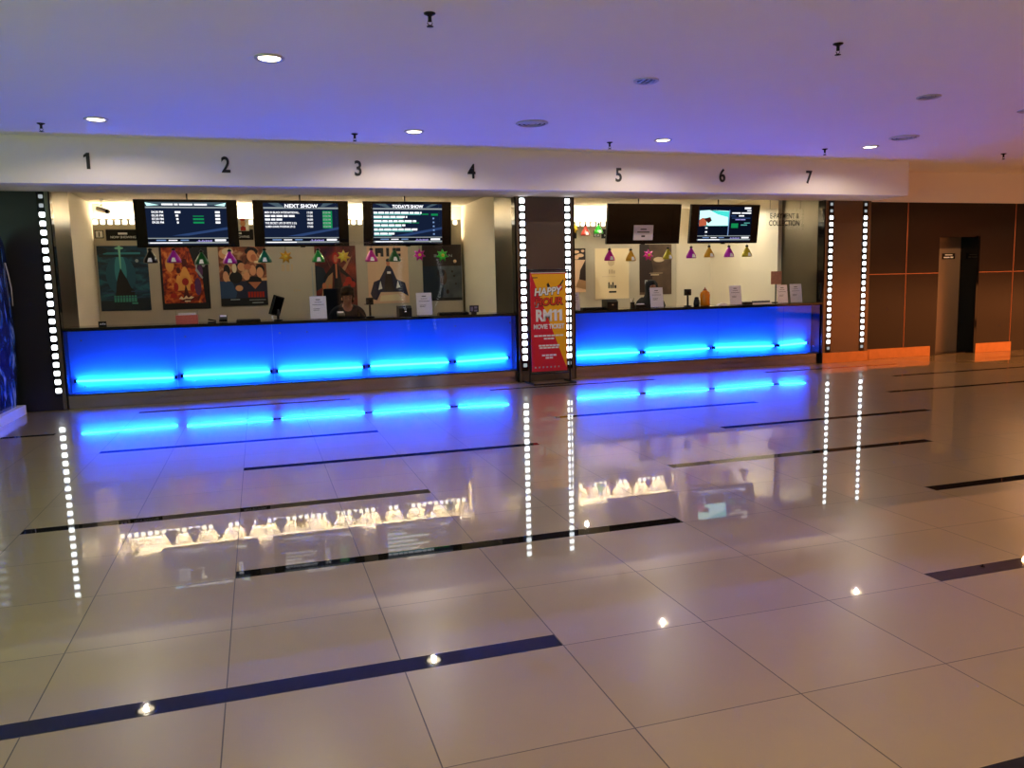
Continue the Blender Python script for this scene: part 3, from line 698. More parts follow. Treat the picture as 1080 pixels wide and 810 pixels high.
orn = [(-.468, 1.842, 'black', 'b', 'black lantern ornament beside the teal poster'), (-.195, 1.842, 'purple', 'b', 'purple lantern ornament in front of the orange poster'), (.13, 1.815, 'dgreen', 'b', 'dark green ornament at the right corner of the orange poster'),
       (.47, 1.82, 'purple', 'b', 'purple ornament in front of the poster of many faces'), (.899, 1.83, 'teal', 'b', 'teal ornament at the right corner of the faces poster'), (1.164, 1.825, 'gold', 's', 'gold tinsel star over the pale blank poster'),
       (1.58, 1.825, 'green', 'b', 'green ornament at the left corner of the dark red poster'), (1.911, 1.82, 'yellow', 's', 'yellow tinsel star over the dark red poster'), (2.282, 1.822, 'magenta', 'b', 'magenta ornament at the left of the block letters on the peach poster'),
       (2.595, 1.82, 'dgreen', 'b', 'dark green ornament over the right of the block letters on the peach poster'), (2.941, 1.83, 'magenta', 's', 'magenta tinsel star left of the slate poster'), (3.265, 1.82, 'lgreen', 's', 'bright green tinsel star on the slate poster'),
       (5.806, 1.79, 'magenta', 'b', 'magenta diamond ornament in front of the cream poster'), (6.153, 1.78, 'gold', 'b', 'gold ornament at the right edge of the cream poster'), (6.443, 1.79, 'pink', 's', 'pink tinsel star on the dusky brown poster'),
       (6.778, 1.8, 'olive', 'b', 'brownish gold ornament at the right corner of the dusky brown poster'), (7.176, 1.81, 'purple', 'b', 'purple ornament under the left end of the turquoise screen'), (7.49, 1.82, 'gold', 'b', 'golden ornament under the turquoise screen, second of four'),
       (7.842, 1.818, 'purple', 'b', 'purple ornament under the turquoise screen, third of four'), (8.166, 1.822, 'olive', 'b', 'olive ornament under the right end of the turquoise screen'),
       (5.94, 2.31, 'yellow', 's', 'yellow ornament against the lit wall beside the film strip'), (6.15, 2.27, 'red', 'b', 'red ornament against the lit wall left of the dark screen'), (6.39, 2.3, 'lgreen', 'b', 'green ornament nearest the dark screen against the lit wall')]
protos = {}
for x, z, col, kd, lab in orn:
    if (col, kd) in protos: o = copy_tree(protos[(col, kd)])
    else: o = (make_bell if kd == 'b' else make_star)(F[col]); protos[(col, kd)] = o
    y = 8.885 if z < 2 else 10.6; o.scale = (1.3, 1.3, 1.3); z -= .03
    o.location = (x, y, z); o['label'] = lab
# the strings they hang from
for x0, x1, z, y, l in ((-.56, .56, 1.915, 8.84, 'first'), (.83, 1.95, 1.915, 8.84, 'second'), (2.2, 3.33, 1.915, 8.84, 'third'), (5.75, 6.85, 1.9, 8.84, 'dark'), (7.12, 8.25, 1.915, 8.84, 'turquoise')):
    pass

# ================================================================== OFFICE CAMERA, HANGING E-PAYMENT SIGN
t = thing('security_camera', 'small white bullet camera hanging before the lit wall, top left', 'camera', (-1.29, 10.9, 2.73))
B().tube([(-1.29, 10.9, 2.735), (-1.29, 10.9, 2.6)], .008, n=8).lathe([(.03, -.01), (.03, 0)], (-1.29, 10.9, 2.73), n=14).build('bracket', M['white'], t)
B().tube([(-1.36, 10.97, 2.6), (-1.22, 10.84, 2.55)], .034, n=14).build('camera_body', M['white'], t)
B().tube([(-1.225, 10.845, 2.552), (-1.2, 10.82, 2.543)], .03, n=14).build('lens', M['black'], t)
t = thing('hanging_sign', 'clear hanging sign lettered E-PAYMENT & COLLECTION', 'sign', (8.73, 8.72, 2.2))
B().box(8.4, 9.1, 8.725, 8.731, 2.12, 2.45, bev=.001).build('sheet', M['clear'], t)
lettering('lettering', 'E-PAYMENT &', .082, M['numeral'], (8.735, 8.722, 2.295), t, .015, .001, .74)
lettering('lettering', 'COLLECTION', .082, M['numeral'], (8.735, 8.722, 2.185), t, .015, .001, .79)
for x in (8.47, 9.03): B().tube([(x, 8.728, 2.44), (x, 8.728, 2.73)], .003, n=6).build('cord', M['black'], t)

# ================================================================== THINGS ON THE COUNTERS
ZT = .972
def holder(x, w, label, y=8.72, h=.3, m='paper'):
    t = thing('sign_holder', label, 'sign', (x, y, ZT), 'upright paper signs on the counters')
    mx = Matrix.Translation((x, y, ZT)) @ Matrix.Rotation(R(-8), 4, 'X')
    B().box(-w/2, w/2, 0, .003, .006, h, bev=.0005).xf(mx).build('sheet', M[m], t)
    B().box(-w/2-.004, w/2+.004, -.003, -.0005, .0, h+.004).box(-w/2-.004, w/2+.004, .0035, .006, 0, h+.004).xf(mx).build('acrylic', M['clear'], t)
    B().box(x-w/2, x+w/2, y-.02, y+.09, ZT, ZT+.004, bev=.001).build('foot', M['clear'], t)
    B().box(-.03, .03, -.0004, 0, h*.83, h*.87).box(-.045, .045, -.0004, 0, h*.73, h*.75).box(-w*.35, w*.35, -.0004, 0, h*.62, h*.64).box(-w*.3, w*.1, -.0004, 0, h*.44, h*.46).box(-w*.3, w*.05, -.0004, 0, h*.38, h*.4).xf(mx).build('print', M['ink'], t)
    return t
holder(1.535, .212, 'white paper sign left of the clerk in navy')
holder(2.955, .215, 'white paper sign right of the black camera on the left counter', h=.31)
holder(5.19, .13, 'white paper sign partly behind the banner pillar', h=.26)
holder(6.508, .215, 'white paper sign in front of the clerk in black', h=.3)
holder(7.875, .21, 'white paper sign between the orange bottle and the black tray', h=.3)
holder(8.735, .19, 'cream paper sign, left one of the pair at the right end of the counter', h=.29)
holder(8.99, .22, 'white paper sign, right one of the pair at the right end of the counter', h=.3)
# dark edge on the left of the pair
t = thing('pink_card', 'faint pink picture card above the pair of signs by the steel wall', 'card', (8.86, 9.1, ZT))
B().box(8.76, 8.965, 9.08, 9.084, 1.27, 1.48).build('sheet', mat('pink_card_print', rgb(176, 120, 96), .5, noise=.45, nscale=26), t)
B().box(8.855, 8.87, 9.084, 9.1, ZT, 1.45).box(8.8, 8.93, 9.05, 9.12, ZT, ZT+.012).build('stand', M['black'], t)

def webcam(x, label):
    t = thing('camera_stand', label, 'camera', (x, 8.74, ZT), 'black cameras on posts')
    B().lathe([(.06, 0), (.06, .01), (.015, .018)], (x, 8.74, ZT), n=18).build('base', M['black'], t)
    B().tube([(x, 8.74, ZT+.01), (x, 8.74, ZT+.2)], .015, n=10).build('post', M['black'], t)
    B().box(x-.05, x+.048, 8.71, 8.77, ZT+.165, ZT+.262, bev=.014).box(x-.075, x-.045, 8.715, 8.73, ZT+.17, ZT+.178).build('head', M['black'], t)
    B().lathe([(.022, 0), (.022, .008), (0, .01)], (0, 0, 0), n=14).xf(Matrix.Translation((x, 8.71, ZT+.215)) @ Matrix.Rotation(R(90), 4, 'X')).build('lens', M['gloss'], t)
webcam(2.212, 'black camera on a post beside the peach poster')
webcam(7.035, 'black camera on a post left of the orange bottle')

# customer screen on a stalk, turned away
t = thing('customer_display', 'black tilted customer display on the left counter', 'screen', (1.0, 8.74, ZT))
mx = Matrix.Translation((1.01, 8.76, ZT+.19)) @ Matrix.Rotation(R(18), 4, 'Y') @ Matrix.Rotation(R(50), 4, 'Z')
B().box(-.095, .095, -.02, .02, -.13, .13, bev=.012).xf(mx).build('screen_body', M['black'], t)
B().box(-.08, .08, -.0215, -.02, -.11, .11).xf(mx).build('glass', M['gloss'], t)
B().tube([(1.02, 8.76, ZT+.005), (1.02, 8.76, ZT+.14)], .016, n=10).lathe([(.06, 0), (.06, .008), (.02, .014)], (1.02, 8.76, ZT), n=18).build('stalk', M['black'], t)
B().tube([(.95, 8.74, ZT+.06), (.945, 8.73, ZT+.03), (.965, 8.73, ZT+.01)], .012, n=8).build('paper_tail', M['white'], t)

def slab(name, label, cat, x0, x1, y0, y1, z0, z1, m, bev=.006, group=None, rot=0):
    o = B().box(x0, x1, y0, y1, z0, z1, bev=bev); o = o.build(name, m); return tag(o, label, cat, group)
# pink leaflet box in a clear case
t = thing('leaflet_box', 'pink leaflet box with a clear top on the left counter', 'box', (-.08, 8.75, ZT))
B().box(-.212, .046, 8.7, 8.82, ZT, ZT+.105, bev=.003).build('box', M['pinkbox'], t)
B().box(-.212, .046, 8.7, 8.704, ZT+.105, ZT+.155).box(-.212, -.208, 8.704, 8.82, ZT+.105, ZT+.16).box(.042, .046, 8.704, 8.82, ZT+.105, ZT+.16).build('clear_top', M['clear'], t)
B().box(-.18, .02, 8.74, 8.79, ZT+.105, ZT+.13, bev=.003).build('leaflets', M['paper'], t)
t = thing('price_card', 'small black card with white letters at the left end of the counter', 'card', (-1.045, 8.72, ZT))
B().box(-1.09, -1.0, 8.72, 8.724, ZT, ZT+.06).box(-1.09, -1.0, 8.72, 8.76, ZT, ZT+.003).build('card', M['black'], t)
B().box(-1.075, -1.05, 8.7192, 8.72, ZT+.02, ZT+.034).box(-1.045, -1.03, 8.7192, 8.72, ZT+.02, ZT+.038).box(-1.025, -1.01, 8.7192, 8.72, ZT+.02, ZT+.034).build('lettering', M['white'], t)
t = thing('price_card', 'small dark card with white letters near the steel panel', 'card', (3.65, 8.72, ZT))
B().box(3.59, 3.72, 8.72, 8.724, ZT+.02, ZT+.115).box(3.62, 3.69, 8.72, 8.77, ZT, ZT+.021).build('card', M['black'], t)
B().box(3.605, 3.64, 8.7192, 8.72, ZT+.035, ZT+.095).box(3.655, 3.7, 8.7192, 8.72, ZT+.07, ZT+.1).box(3.655, 3.7, 8.7192, 8.72, ZT+.03, ZT+.055).build('print', mat('card_print', rgb(120, 110, 140), .5), t)
# card reader, printer, keyboard like dark things
def reader(x, label, w=.1, h=.07):
    t = thing('card_reader', label, 'card reader', (x, 8.74, ZT), 'card readers')
    mx = Matrix.Translation((x, 8.74, ZT+.002)) @ Matrix.Rotation(R(-22), 4, 'X')
    B().box(-w/2, w/2, 0, .16, 0, .03, bev=.008).xf(Matrix.Translation((0, 0, .02)) @ mx if False else mx @ Matrix.Rotation(R(44), 4, 'X')).build('body', M['black'], t)
    B().box(-w/2+.012, w/2-.012, .1, .145, .03, .032).xf(mx @ Matrix.Rotation(R(44), 4, 'X')).build('display', M['paper'], t)
    B().box(-w/2+.012, w/2-.012, .02, .085, .03, .033).xf(mx @ Matrix.Rotation(R(44), 4, 'X')).build('keypad', M['rubber'], t)
reader(.345, 'black card reader left of the tilted customer display')
reader(1.83, 'card reader with pale display beside the clerk in navy')
def keyboard(x0, x1, label, name='keyboard', y=8.86):
    t = thing(name, label, 'keyboard', ((x0+x1)/2, y, ZT), 'keyboards on the counters')
    B().box(x0, x1, y-.07, y+.07, ZT, ZT+.02, bev=.005).build('case', M['black'], t)
    kb = B(); n = int((x1-x0)/.022)
    for r in range(4):
        for k in range(n): kb.box(x0+.012+k*(x1-x0-.02)/n, x0+.012+k*(x1-x0-.02)/n+.016, y-.06+r*.031, y-.036+r*.031, ZT+.02, ZT+.028)
    kb.build('keys', M['rubber'], t)
keyboard(.5, .8, 'black keyboard left of the tilted display')
keyboard(3.17, 3.6, 'black keyboard right of the white sign near the steel panel')
keyboard(5.33, 5.68, 'black keyboard beside the banner pillar on the right counter')
def printer(x, label, w=.175, h=.14):
    t = thing('receipt_printer', label, 'printer', (x, 8.76, ZT), 'receipt printers')
    B().prism([(x-w/2, 8.68, ZT), (x-w/2, 8.68, ZT+h*.75), (x-w/2, 8.73, ZT+h), (x-w/2, 8.88, ZT+h), (x-w/2, 8.88, ZT)], (w, 0, 0)).build('body', M['black'], t)
    B().box(x-w*.32, x+w*.32, 8.715, 8.73, ZT+h*.9, ZT+h*.93).build('slot', M['gloss'], t)
    B().box(x-.012, x+.012, 8.676, 8.68, ZT+h*.4, ZT+h*.5).build('button', M['chrome'], t)
printer(2.68, 'black receipt printer below the peach poster')
printer(5.755, 'black receipt printer below the plain cream poster')
t = thing('stapler', 'small black stapler between the pink box and the card reader', 'stapler', (.21, 8.74, ZT))
B().box(.16, .26, 8.72, 8.75, ZT, ZT+.014, bev=.003).build('base', M['black'], t)
B().prism([(.16, 8.722, ZT+.03), (.26, 8.722, ZT+.016), (.262, 8.722, ZT+.03), (.17, 8.722, ZT+.05)], (0, .026, 0)).build('arm', M['black'], t)
# desk clutter before the clerk in black
t = thing('desk_organiser', 'black desk organiser with pens left of the clerk in black', 'organiser', (6.2, 8.76, ZT))
B().box(6.16, 6.32, 8.72, 8.83, ZT, ZT+.05, bev=.004).box(6.09, 6.14, 8.73, 8.79, ZT, ZT+.09, bev=.004).build('tray', M['black'], t)
for k, (dx, h) in enumerate(((6.1, .14), (6.12, .125), (6.13, .15))): B().tube([(dx, 8.76, ZT+.08), (dx+.012*(k-1), 8.765, ZT+h)], .004, n=6).build('pen', M['black'] if k else M['white'], t)
B().box(6.2, 6.3, 8.74, 8.8, ZT+.05, ZT+.065, bev=.002).build('slips', M['paper'], t)
t = thing('speaker', 'small black speaker between the camera post and the orange bottle', 'speaker', (7.2, 8.76, ZT))
B().lathe([(.045, 0), (.048, .03), (.04, .09), (.03, .11), (.034, .125), (.02, .138), (0, .14)], (7.2, 8.76, ZT), n=20).build('body', M['black'], t)
B().lathe([(.026, 0), (.024, .004), (0, .001)], (0, 0, 0), n=16).xf(Matrix.Translation((7.2, 8.714, ZT+.05)) @ Matrix.Rotation(R(90), 4, 'X')).build('cone', M['rubber'], t)
t = thing('sauce_bottle', 'orange bottle with brown pointed cap on the right counter', 'bottle', (7.335, 8.74, ZT))
B().lathe([(.0, 0), (.068, .002), (.074, .02), (.072, .11), (.076, .16), (.066, .205), (.03, .235), (0, .236)], (7.335, 8.74, ZT), n=28).build('bottle_body', M['orange'], t)
B().lathe([(.03, .234), (.028, .25), (.012, .265), (.006, .285), (0, .286)], (7.335, 8.74, ZT), n=18).build('cap', M['redcap'], t)
t = thing('black_tray', 'flat black tray right of the white sign on the right counter', 'tray', (8.07, 8.78, ZT))
B().box(7.99, 8.16, 8.7, 8.86, ZT, ZT+.035, bev=.006).build('tray_body', M['black'], t)
B().box(8.005, 8.145, 8.715, 8.845, ZT+.035, ZT+.038).build('tray_pad', M['rubber'], t)
t = thing('coin_rack', 'low white rack of small round pieces near the paired signs', 'rack', (8.34, 8.78, ZT))
B().box(8.17, 8.52, 8.72, 8.84, ZT, ZT+.02, bev=.003).build('rack', M['white'], t)
for k in range(14): B().lathe([(.011, 0), (.012, .014), (.006, .03), (0, .031)], (8.19+k*.0238, 8.75, ZT+.02), n=10).build('piece', M['ink'], t)
t = thing('paper_bundle', 'crumpled white paper slips right of the orange bottle', 'paper', (7.65, 8.78, ZT))
B().prism([(7.56, 8.74, ZT), (7.74, 8.74, ZT), (7.72, 8.74, ZT+.016), (7.66, 8.74, ZT+.034), (7.6, 8.74, ZT+.02)], (0, .06, 0)).build('slips', M['paper'], t)

def plastic(x0, x1, y, z0, z1, label, bulge, turn):
    t = thing('plastic_sheet', label, 'sheet', ((x0+x1)/2, y, z0), 'clear plastic sheets over the left counter')
    b = bmesh.new(); n, m = 10, 18; g = [[b.verts.new((x0+(x1-x0)*i/n, y+bulge*math.sin(math.pi*j/m)*(1-.3*math.sin(math.pi*i/n))+turn*(i/n-.5), z0+(z1-z0)*j/m)) for i in range(n+1)] for j in range(m+1)]
    for j in range(m):
        for i in range(n): b.faces.new((g[j][i], g[j][i+1], g[j+1][i+1], g[j+1][i]))
    B().add(b, M['film'], smooth=True).build('film', M['film'], t)
    B().box(x0, x1, y-.008-abs(turn)/2, y+.008+abs(turn)/2, z1-.01, z1+.015, bev=.003).build('top_rail', M['clear'], t)
    for x in (x0+.03, x1-.03): B().tube([(x, y, z1), (x, y, 2.56)], .002, n=5).build('cord', M['clear'], t)
plastic(2.36, 3.2, 8.58, .99, 1.95, 'clear plastic sheet hanging before the peach poster', -.012, .0)
plastic(1.78, 2.3, 8.6, .99, 1.95, 'clear plastic sheet hanging before the dark red poster', -.012, .09)

# ================================================================== RED AND YELLOW BANNER STAND
YBn = 8.2
t = thing('banner_stand', 'red and yellow HAPPY HOUR banner stand before the grey pillar', 'banner', (4.59, YBn, 0))
for x in (4.283, 4.874): B().tube([(x, YBn, .02), (x, YBn, 1.55)], .011, n=10).build('post', M['black'], t)
for z in (1.55, .135): B().tube([(4.283, YBn, z), (4.874, YBn, z)], .011, n=10).build('crossbar', M['black'], t)
for x in (4.283, 4.874): B().box(x-.016, x+.016, YBn-.2, YBn+.2, 0, .022, bev=.004).build('foot', M['black'], t)
B().box(4.283, 4.874, YBn-.2, YBn-.17, 0, .018, bev=.004).build('front_rail', M['black'], t)
K['bred'] = mat('banner_red', rgb(206, 22, 44), .5); K['byel'] = mat('banner_yellow', rgb(238, 172, 8), .5); K['hred'] = mat('banner_hour_red', rgb(214, 60, 34), .5)
bx0, bx1, bz0, bz1 = 4.312, 4.83, .165, 1.515
B().box(bx0, bx1, YBn-.004, YBn+.004, bz0, bz1).build('sheet', K['bred'], t)
ye = YBn-.0046
u = lambda p, q: (bx0+p*(bx1-bx0), ye, bz0+q*(bz1-bz0))
B().poly([u(.02, .985), u(.985, .985), u(.985, .04), u(.6, .5), u(.38, .66)]).build('yellow_field', K['byel'], t) if False else B().poly([u(.03, .985), u(.985, .985), u(.985, .03)]).build('yellow_field', K['byel'], t)
B().box(bx0+.01, bx1-.01, YBn-.006, YBn-.0035, bz1-.008, bz1).build('hem', K['white'], t)
def bt(s, p, q, h, m, sx=1., bold=.05, sh=0., ext=.0012, dy=0., rz=0.):
    mx = Matrix.Translation(Vector(u(p, q))+Vector((0, -.0012-dy, 0))) @ FLAT @ Matrix.Rotation(rz, 4, 'Z')
    lettering('lettering', s, h, m, None, t, bold, ext, sx, 'CENTER', mtx=mx, shear=sh)
bt('HAPPY', .47, .775, .098, K['dk'], .92, .1, .2, .001, 0, R(3)); bt('HAPPY', .47, .777, .098, K['white'], .92, .045, .2, .001, .002, R(3))
bt('HOUR', .5, .672, .098, K['dk'], 1.0, .11, .15, .001, 0, R(2)); bt('HOUR', .5, .674, .098, K['hred'], 1.0, .04, .15, .001, .002, R(2))
B().ball(u(.82, .845), (.045, .004, .045)).build('bomb', K['hred'], t)
B().prism([u(.8, .87), u(.92, .93), u(.93, .915), u(.83, .855)], (0, -.002, 0)).prism([u(.45, .88), u(.5, .9), u(.55, .86), u(.48, .85)], (0, -.002, 0)).build('fuse', K['dk'], t)
B().prism([u(.1, .7), u(.16, .72), u(.22, .69), u(.2, .65), u(.13, .65)], (0, -.002, 0)).build('spark', K['silver'], t)
bt('RM', .36, .515, .15, K['white'], .82, .06)
for p in (.69, .84): B().mesh(one_mesh(.155, .0012, .26), K['white']).xf(Matrix.Translation(Vector(u(p, .512))+Vector((0, -.0012, 0))) @ FLAT).build('lettering', K['white'], t)
bt('MOVIE TICKET', .5, .435, .06, K['white'], .8, .05)
for q, w, ws in ((.355, .84, 7), (.325, .3, 3), (.255, .6, 6), (.232, .56, 5), (.155, .42, 4), (.128, .22, 2)):
    bb = B(); l = w/ws
    for k in range(ws): p0 = .5-w/2+k*l; bb.prism([u(p0, q), u(p0+l*.86, q), u(p0+l*.86, q+.016), u(p0, q+.016)], (0, -.001, 0))
    bb.build('small_print', K['white'], t)
bb = B()
for k in range(7): bb.prism([u(.08+k*.11, .035), u(.12+k*.11, .035), u(.12+k*.11, .05), u(.08+k*.11, .05)], (0, -.001, 0))
bb.build('sponsor_marks', K['silver'], t)
bb = B(); bb.prism([u(.06, .945), u(.2, .945), u(.2, .955), u(.06, .955)], (0, -.001, 0)); bb.build('corner_mark', K['brown'], t)

# ================================================================== BLUE STANDEE AT THE LEFT EDGE
sea = noise_ramp('standee_print', [(.34, rgb(6, 12, 40)), (.5, rgb(16, 38, 100)), (.6, rgb(44, 92, 156)), (.72, rgb(170, 195, 220))], 2.6, 8, 2.2, .14, stretch=(1, 1.6, .8))
t = thing('promo_standee', 'blue promotional standee on a white base at the left edge', 'standee', (-2.0, 7.6, 0))
edge = [(8.27, .1), (8.36, .35), (8.44, .62), (8.47, .9), (8.47, 1.2), (8.46, 1.5), (8.45, 1.72), (8.4, 1.93), (8.3, 2.03), (8.1, 2.1), (7.4, 2.14), (6.9, 2.1), (6.75, 1.9), (6.75, .1)]
B().prism([(-1.93, y, z) for y, z in edge], (-.06, 0, 0)).build('printed_panel', sea, t)
B().prism([(-1.86, 6.6, 0), (-1.86, 8.36, 0), (-1.86, 8.36, .105), (-1.86, 6.6, .105)], (-.7, 0, 0)).build('base', M['white'], t)
B().box(-2.4, -1.99, 7.2, 7.9, .1, 1.4, bev=.02).build('back_strut', M['black'], t)
B().tube([(-1.925, 8.36, 1.74), (-1.915, 8.4, 1.6), (-1.91, 8.44, 1.45), (-1.915, 8.455, 1.25)], .006, n=6).build('plastic_fold', M['white'], t)

# ================================================================== PEOPLE BEHIND THE COUNTERS
def skin_mesh(verts, edges, radii, root=0, sub=2):
    me = bpy.data.meshes.new('sk'); me.from_pydata(verts, edges, []); ob = bpy.data.objects.new('sk', me); C.objects.link(ob)
    sm = ob.modifiers.new('s', 'SKIN'); ss = ob.modifiers.new('d', 'SUBSURF'); ss.levels = sub; ss.render_levels = sub
    for i, r in enumerate(radii):
        sv = me.skin_vertices[0].data[i]; sv.radius = r if isinstance(r, tuple) else (r, r); sv.use_root = (i == root)
    dg = bpy.context.evaluated_depsgraph_get(); dg.update()
    out = bpy.data.meshes.new_from_object(ob.evaluated_get(dg)); bpy.data.objects.remove(ob); bpy.data.meshes.remove(me)
    for p in out.polygons: p.use_smooth = True
    return out
def clerk(x, y, label, bow, veil):
    """seated clerk facing the lobby (-Y); seat .6 high; bow = forward tilt of the head in metres"""
    t = thing('person', label, 'person', (x, y, 0))
    hz = 1.13; hy = y-.06-bow*.3
    V = [(x, y, .66), (x, y-.02, .8), (x, y-.03, .95), (x, y-.02, 1.06), (x, hy+.03, 1.12), (x, hy, 1.18), (x, hy-bow*.4, 1.26), (x, hy-bow*.5, 1.335)]
    Rd = [(.15, .11), (.13, .1), (.14, .1), (.1, .075), .052, (.066, .075), (.078, .092), (.062, .075)]
    Ed = [(k, k+1) for k in range(7)]
    def chain(base, pts, rr):
        p = base
        for q, r in zip(pts, rr):
            V.append(q); Rd.append(r); Ed.append((p, len(V)-1)); p = len(V)-1
        return p
    for s in (-1, 1):
        chain(3, [(x+s*.13, y-.02, 1.05), (x+s*.19, y-.02, 1.02), (x+s*.23, y-.04, .86), (x+s*.22, y-.12, .77), (x+s*.15, y-.2, .755), (x+s*.12, y-.235, .75)], [.06, .055, .045, .038, .028, .03])
        w = len(V)-1
        for k in range(4):
            dx = s*(.03-.02*k); chain(w, [(x+s*.12+dx, y-.265, .748), (x+s*.12+dx*1.1, y-.295, .738), (x+s*.12+dx*1.1, y-.315-.006*(k in (1, 2)), .726)], [.0095, .009, .008])
        chain(w, [(x+s*.085, y-.245, .745), (x+s*.07, y-.27, .735)], [.011, .009])
        chain(0, [(x+s*.1, y-.05, .66), (x+s*.13, y-.32, .64), (x+s*.13, y-.4, .6), (x+s*.13, y-.38, .36), (x+s*.13, y-.36, .14), (x+s*.13, y-.44, .08), (x+s*.13, y-.5, .07)], [.09, .075, .065, .055, .04, .038, .03])
    b = B().mesh(skin_mesh(V, Ed, Rd), M['skin'], True)
    fy = hy-bow*.45-.088; fz = 1.262-bow*.35
    b.ball((x, fy-.004, fz-.02), (.014, .02, .024), M['skin']).ball((x-.079, hy-bow*.4, fz), (.012, .02, .03), M['skin']).ball((x+.079, hy-bow*.4, fz), (.012, .02, .03), M['skin'])
    body = b.build('body', M['skin'], t)
    for s in (-1, 1):
        B().ball((x+s*.03, fy+.008, fz+.012), (.011, .008, .007)).build('eye', M['ink'], t)
        B().box(x+s*.03-.018, x+s*.03+.018, fy+.0, fy+.01, fz+.03, fz+.036).build('eyebrow', M['hair'], t)
    B().ball((x, fy+.006, fz-.058), (.024, .01, .007)).build('mouth', mat('lips', rgb(130, 62, 56), .5), t)
    cm = M['blackcloth'] if veil else M['navy']
    V2 = [(x, y, .62), (x, y-.02, .8), (x, y-.03, .95), (x, y-.02, 1.065), (x, hy+.035, 1.1)]; R2 = [(.175, .13), (.155, .122), (.165, .12), (.12, .09), .062]; E2 = [(0, 1), (1, 2), (2, 3), (3, 4)]
    for s in (-1, 1):
        p = 3
        for q, r in zip([(x+s*.13, y-.02, 1.055), (x+s*.195, y-.02, 1.02), (x+s*.23, y-.04, .87), (x+s*.22, y-.12, .772), (x+s*.165, y-.185, .757)], [.072, .07, .06, .052, .042]):
            V2.append(q); R2.append(r); E2.append((p, len(V2)-1)); p = len(V2)-1
    B().mesh(skin_mesh(V2, E2, R2), cm, True).build('shirt', cm, t)
    V3 = [(x, y, .66)]; R3 = [(.165, .12)]; E3 = []
    for s in (-1, 1):
        p = 0
        for q, r in zip([(x+s*.1, y-.05, .66), (x+s*.13, y-.32, .64), (x+s*.13, y-.4, .6), (x+s*.13, y-.38, .36), (x+s*.13, y-.362, .16)], [.105, .09, .08, .07, .06]):
            V3.append(q); R3.append(r); E3.append((p, len(V3)-1)); p = len(V3)-1
    B().mesh(skin_mesh(V3, E3, R3), M['blackcloth'], True).build('trousers', M['blackcloth'], t)
    for s in (-1, 1): B().box(x+s*.13-.045, x+s*.13+.045, y-.54, y-.33, .035, .1, bev=.03).build('shoe', M['rubber'], t)
    if veil:
        # headscarf: hood round the face, falling over the shoulders
        b = B(); n = 28
        prof = [(0, 1.392, .0), (.06, 1.38, 0), (.098, 1.33, 0), (.108, 1.26, 0), (.1, 1.18, 0), (.13, 1.12, 0), (.2, 1.05, 0), (.245, .95, 0), (.25, .86, 0)]
        tt = bmesh.new(); rings = []
        for r, z, _ in prof:
            ring = []
            for k in range(n):
                a = 2*math.pi*k/n; cx, sy = math.cos(a), math.sin(a)
                front = sy < -.55 and 1.19 < z < 1.345
                rr = r*(.72 if front else 1.)
                ring.append(tt.verts.new((x+rr*cx, hy-bow*.3+.01+rr*sy*(1.05 if z > 1.12 else .62), z)))
            rings.append(ring)
        for q, w in zip(rings, rings[1:]):
            for k in range(n):
                tt.faces.new((q[k], q[(k+1) % n], w[(k+1) % n], w[k]))
        b.add(tt, M['blackcloth'], smooth=True)
        b.build('headscarf', M['blackcloth'], t)
    else:
        b = B(); b.ball((x, hy-bow*.32+.006, 1.318), (.098, .118, .086), sub=3).ball((x, hy+.075, 1.25), (.08, .06, .1), sub=3)
        b.ball((x-.07, hy-.01, 1.24), (.03, .06, .08)).ball((x+.07, hy-.01, 1.24), (.03, .06, .08)).ball((x, hy+.12, 1.32), (.045, .045, .045))
        b.build('hair', M['hair'], t)
    return t
clerk(2.0, 9.62, 'seated clerk in navy with black hair and bowed head behind the left counter', .12, False)
clerk(6.845, 9.62, 'seated clerk in black headscarf behind the white sign on the right counter', .02, True)
def chair(x, y, label, z=.6, bh=.34):
    t = thing('office_chair', label, 'chair', (x, y, 0), 'office chairs behind the counters')
    B().box(x-.23, x+.23, y-.22, y+.22, z-.07, z, bev=.03).build('seat', M['blackcloth'], t)
    B().box(x-(.22 if bh < .5 else .14), x+(.22 if bh < .5 else .14), y+.26, y+.31, z+.1, z+bh, bev=.025).build('backrest', M['navy'], t)
    B().tube([(x, y+.2, z-.05), (x, y+.3, z), (x, y+.31, z+.2)], .018, n=8).build('back_bar', M['black'], t)
    B().tube([(x, y, .06), (x, y, z-.06)], .025, n=10).build('gas_lift', M['chrome'], t)
    for k in range(5):
        a = R(72*k+18); leg = B().tube([(x, y, .09), (x+.27*math.cos(a), y+.27*math.sin(a), .065)], .018, n=8).build('leg', M['black'], t)
        B().ball((x+.27*math.cos(a), y+.27*math.sin(a), .028), .028).build('caster', M['rubber'], leg)
chair(2.0, 9.66, 'office chair under the clerk in navy')
chair(6.845, 9.66, 'office chair under the clerk in the black headscarf')
chair(1.9, 10.4, 'empty dark chair behind the clerk in navy', .7, .67)

# ================================================================== SNACK COUNTER ACROSS THE LOBBY (seen in the polished panels)
t = thing('snack_counter', 'orange glowing snack counter across the lobby, mirrored in the brown wall', 'counter', (20., 0, 0))
B().box(19.6, 20.5, -7, 6, 1.08, 1.12, bev=.005).build('countertop', M['gloss'], t)
B().box(19.7, 20.4, -7, 6, 0, 1.08).build('cabinet', M['brown'], t)
B().box(19.66, 19.7, -6.9, 5.9, .12, 1.06, bev=.004).build('glow_panel', emat('orange_glow', (1., .3, .08, 1), 3.4), t)

for bb, par in PENDING:
    if len(bb.bm.faces): bb.build('print', None, par)

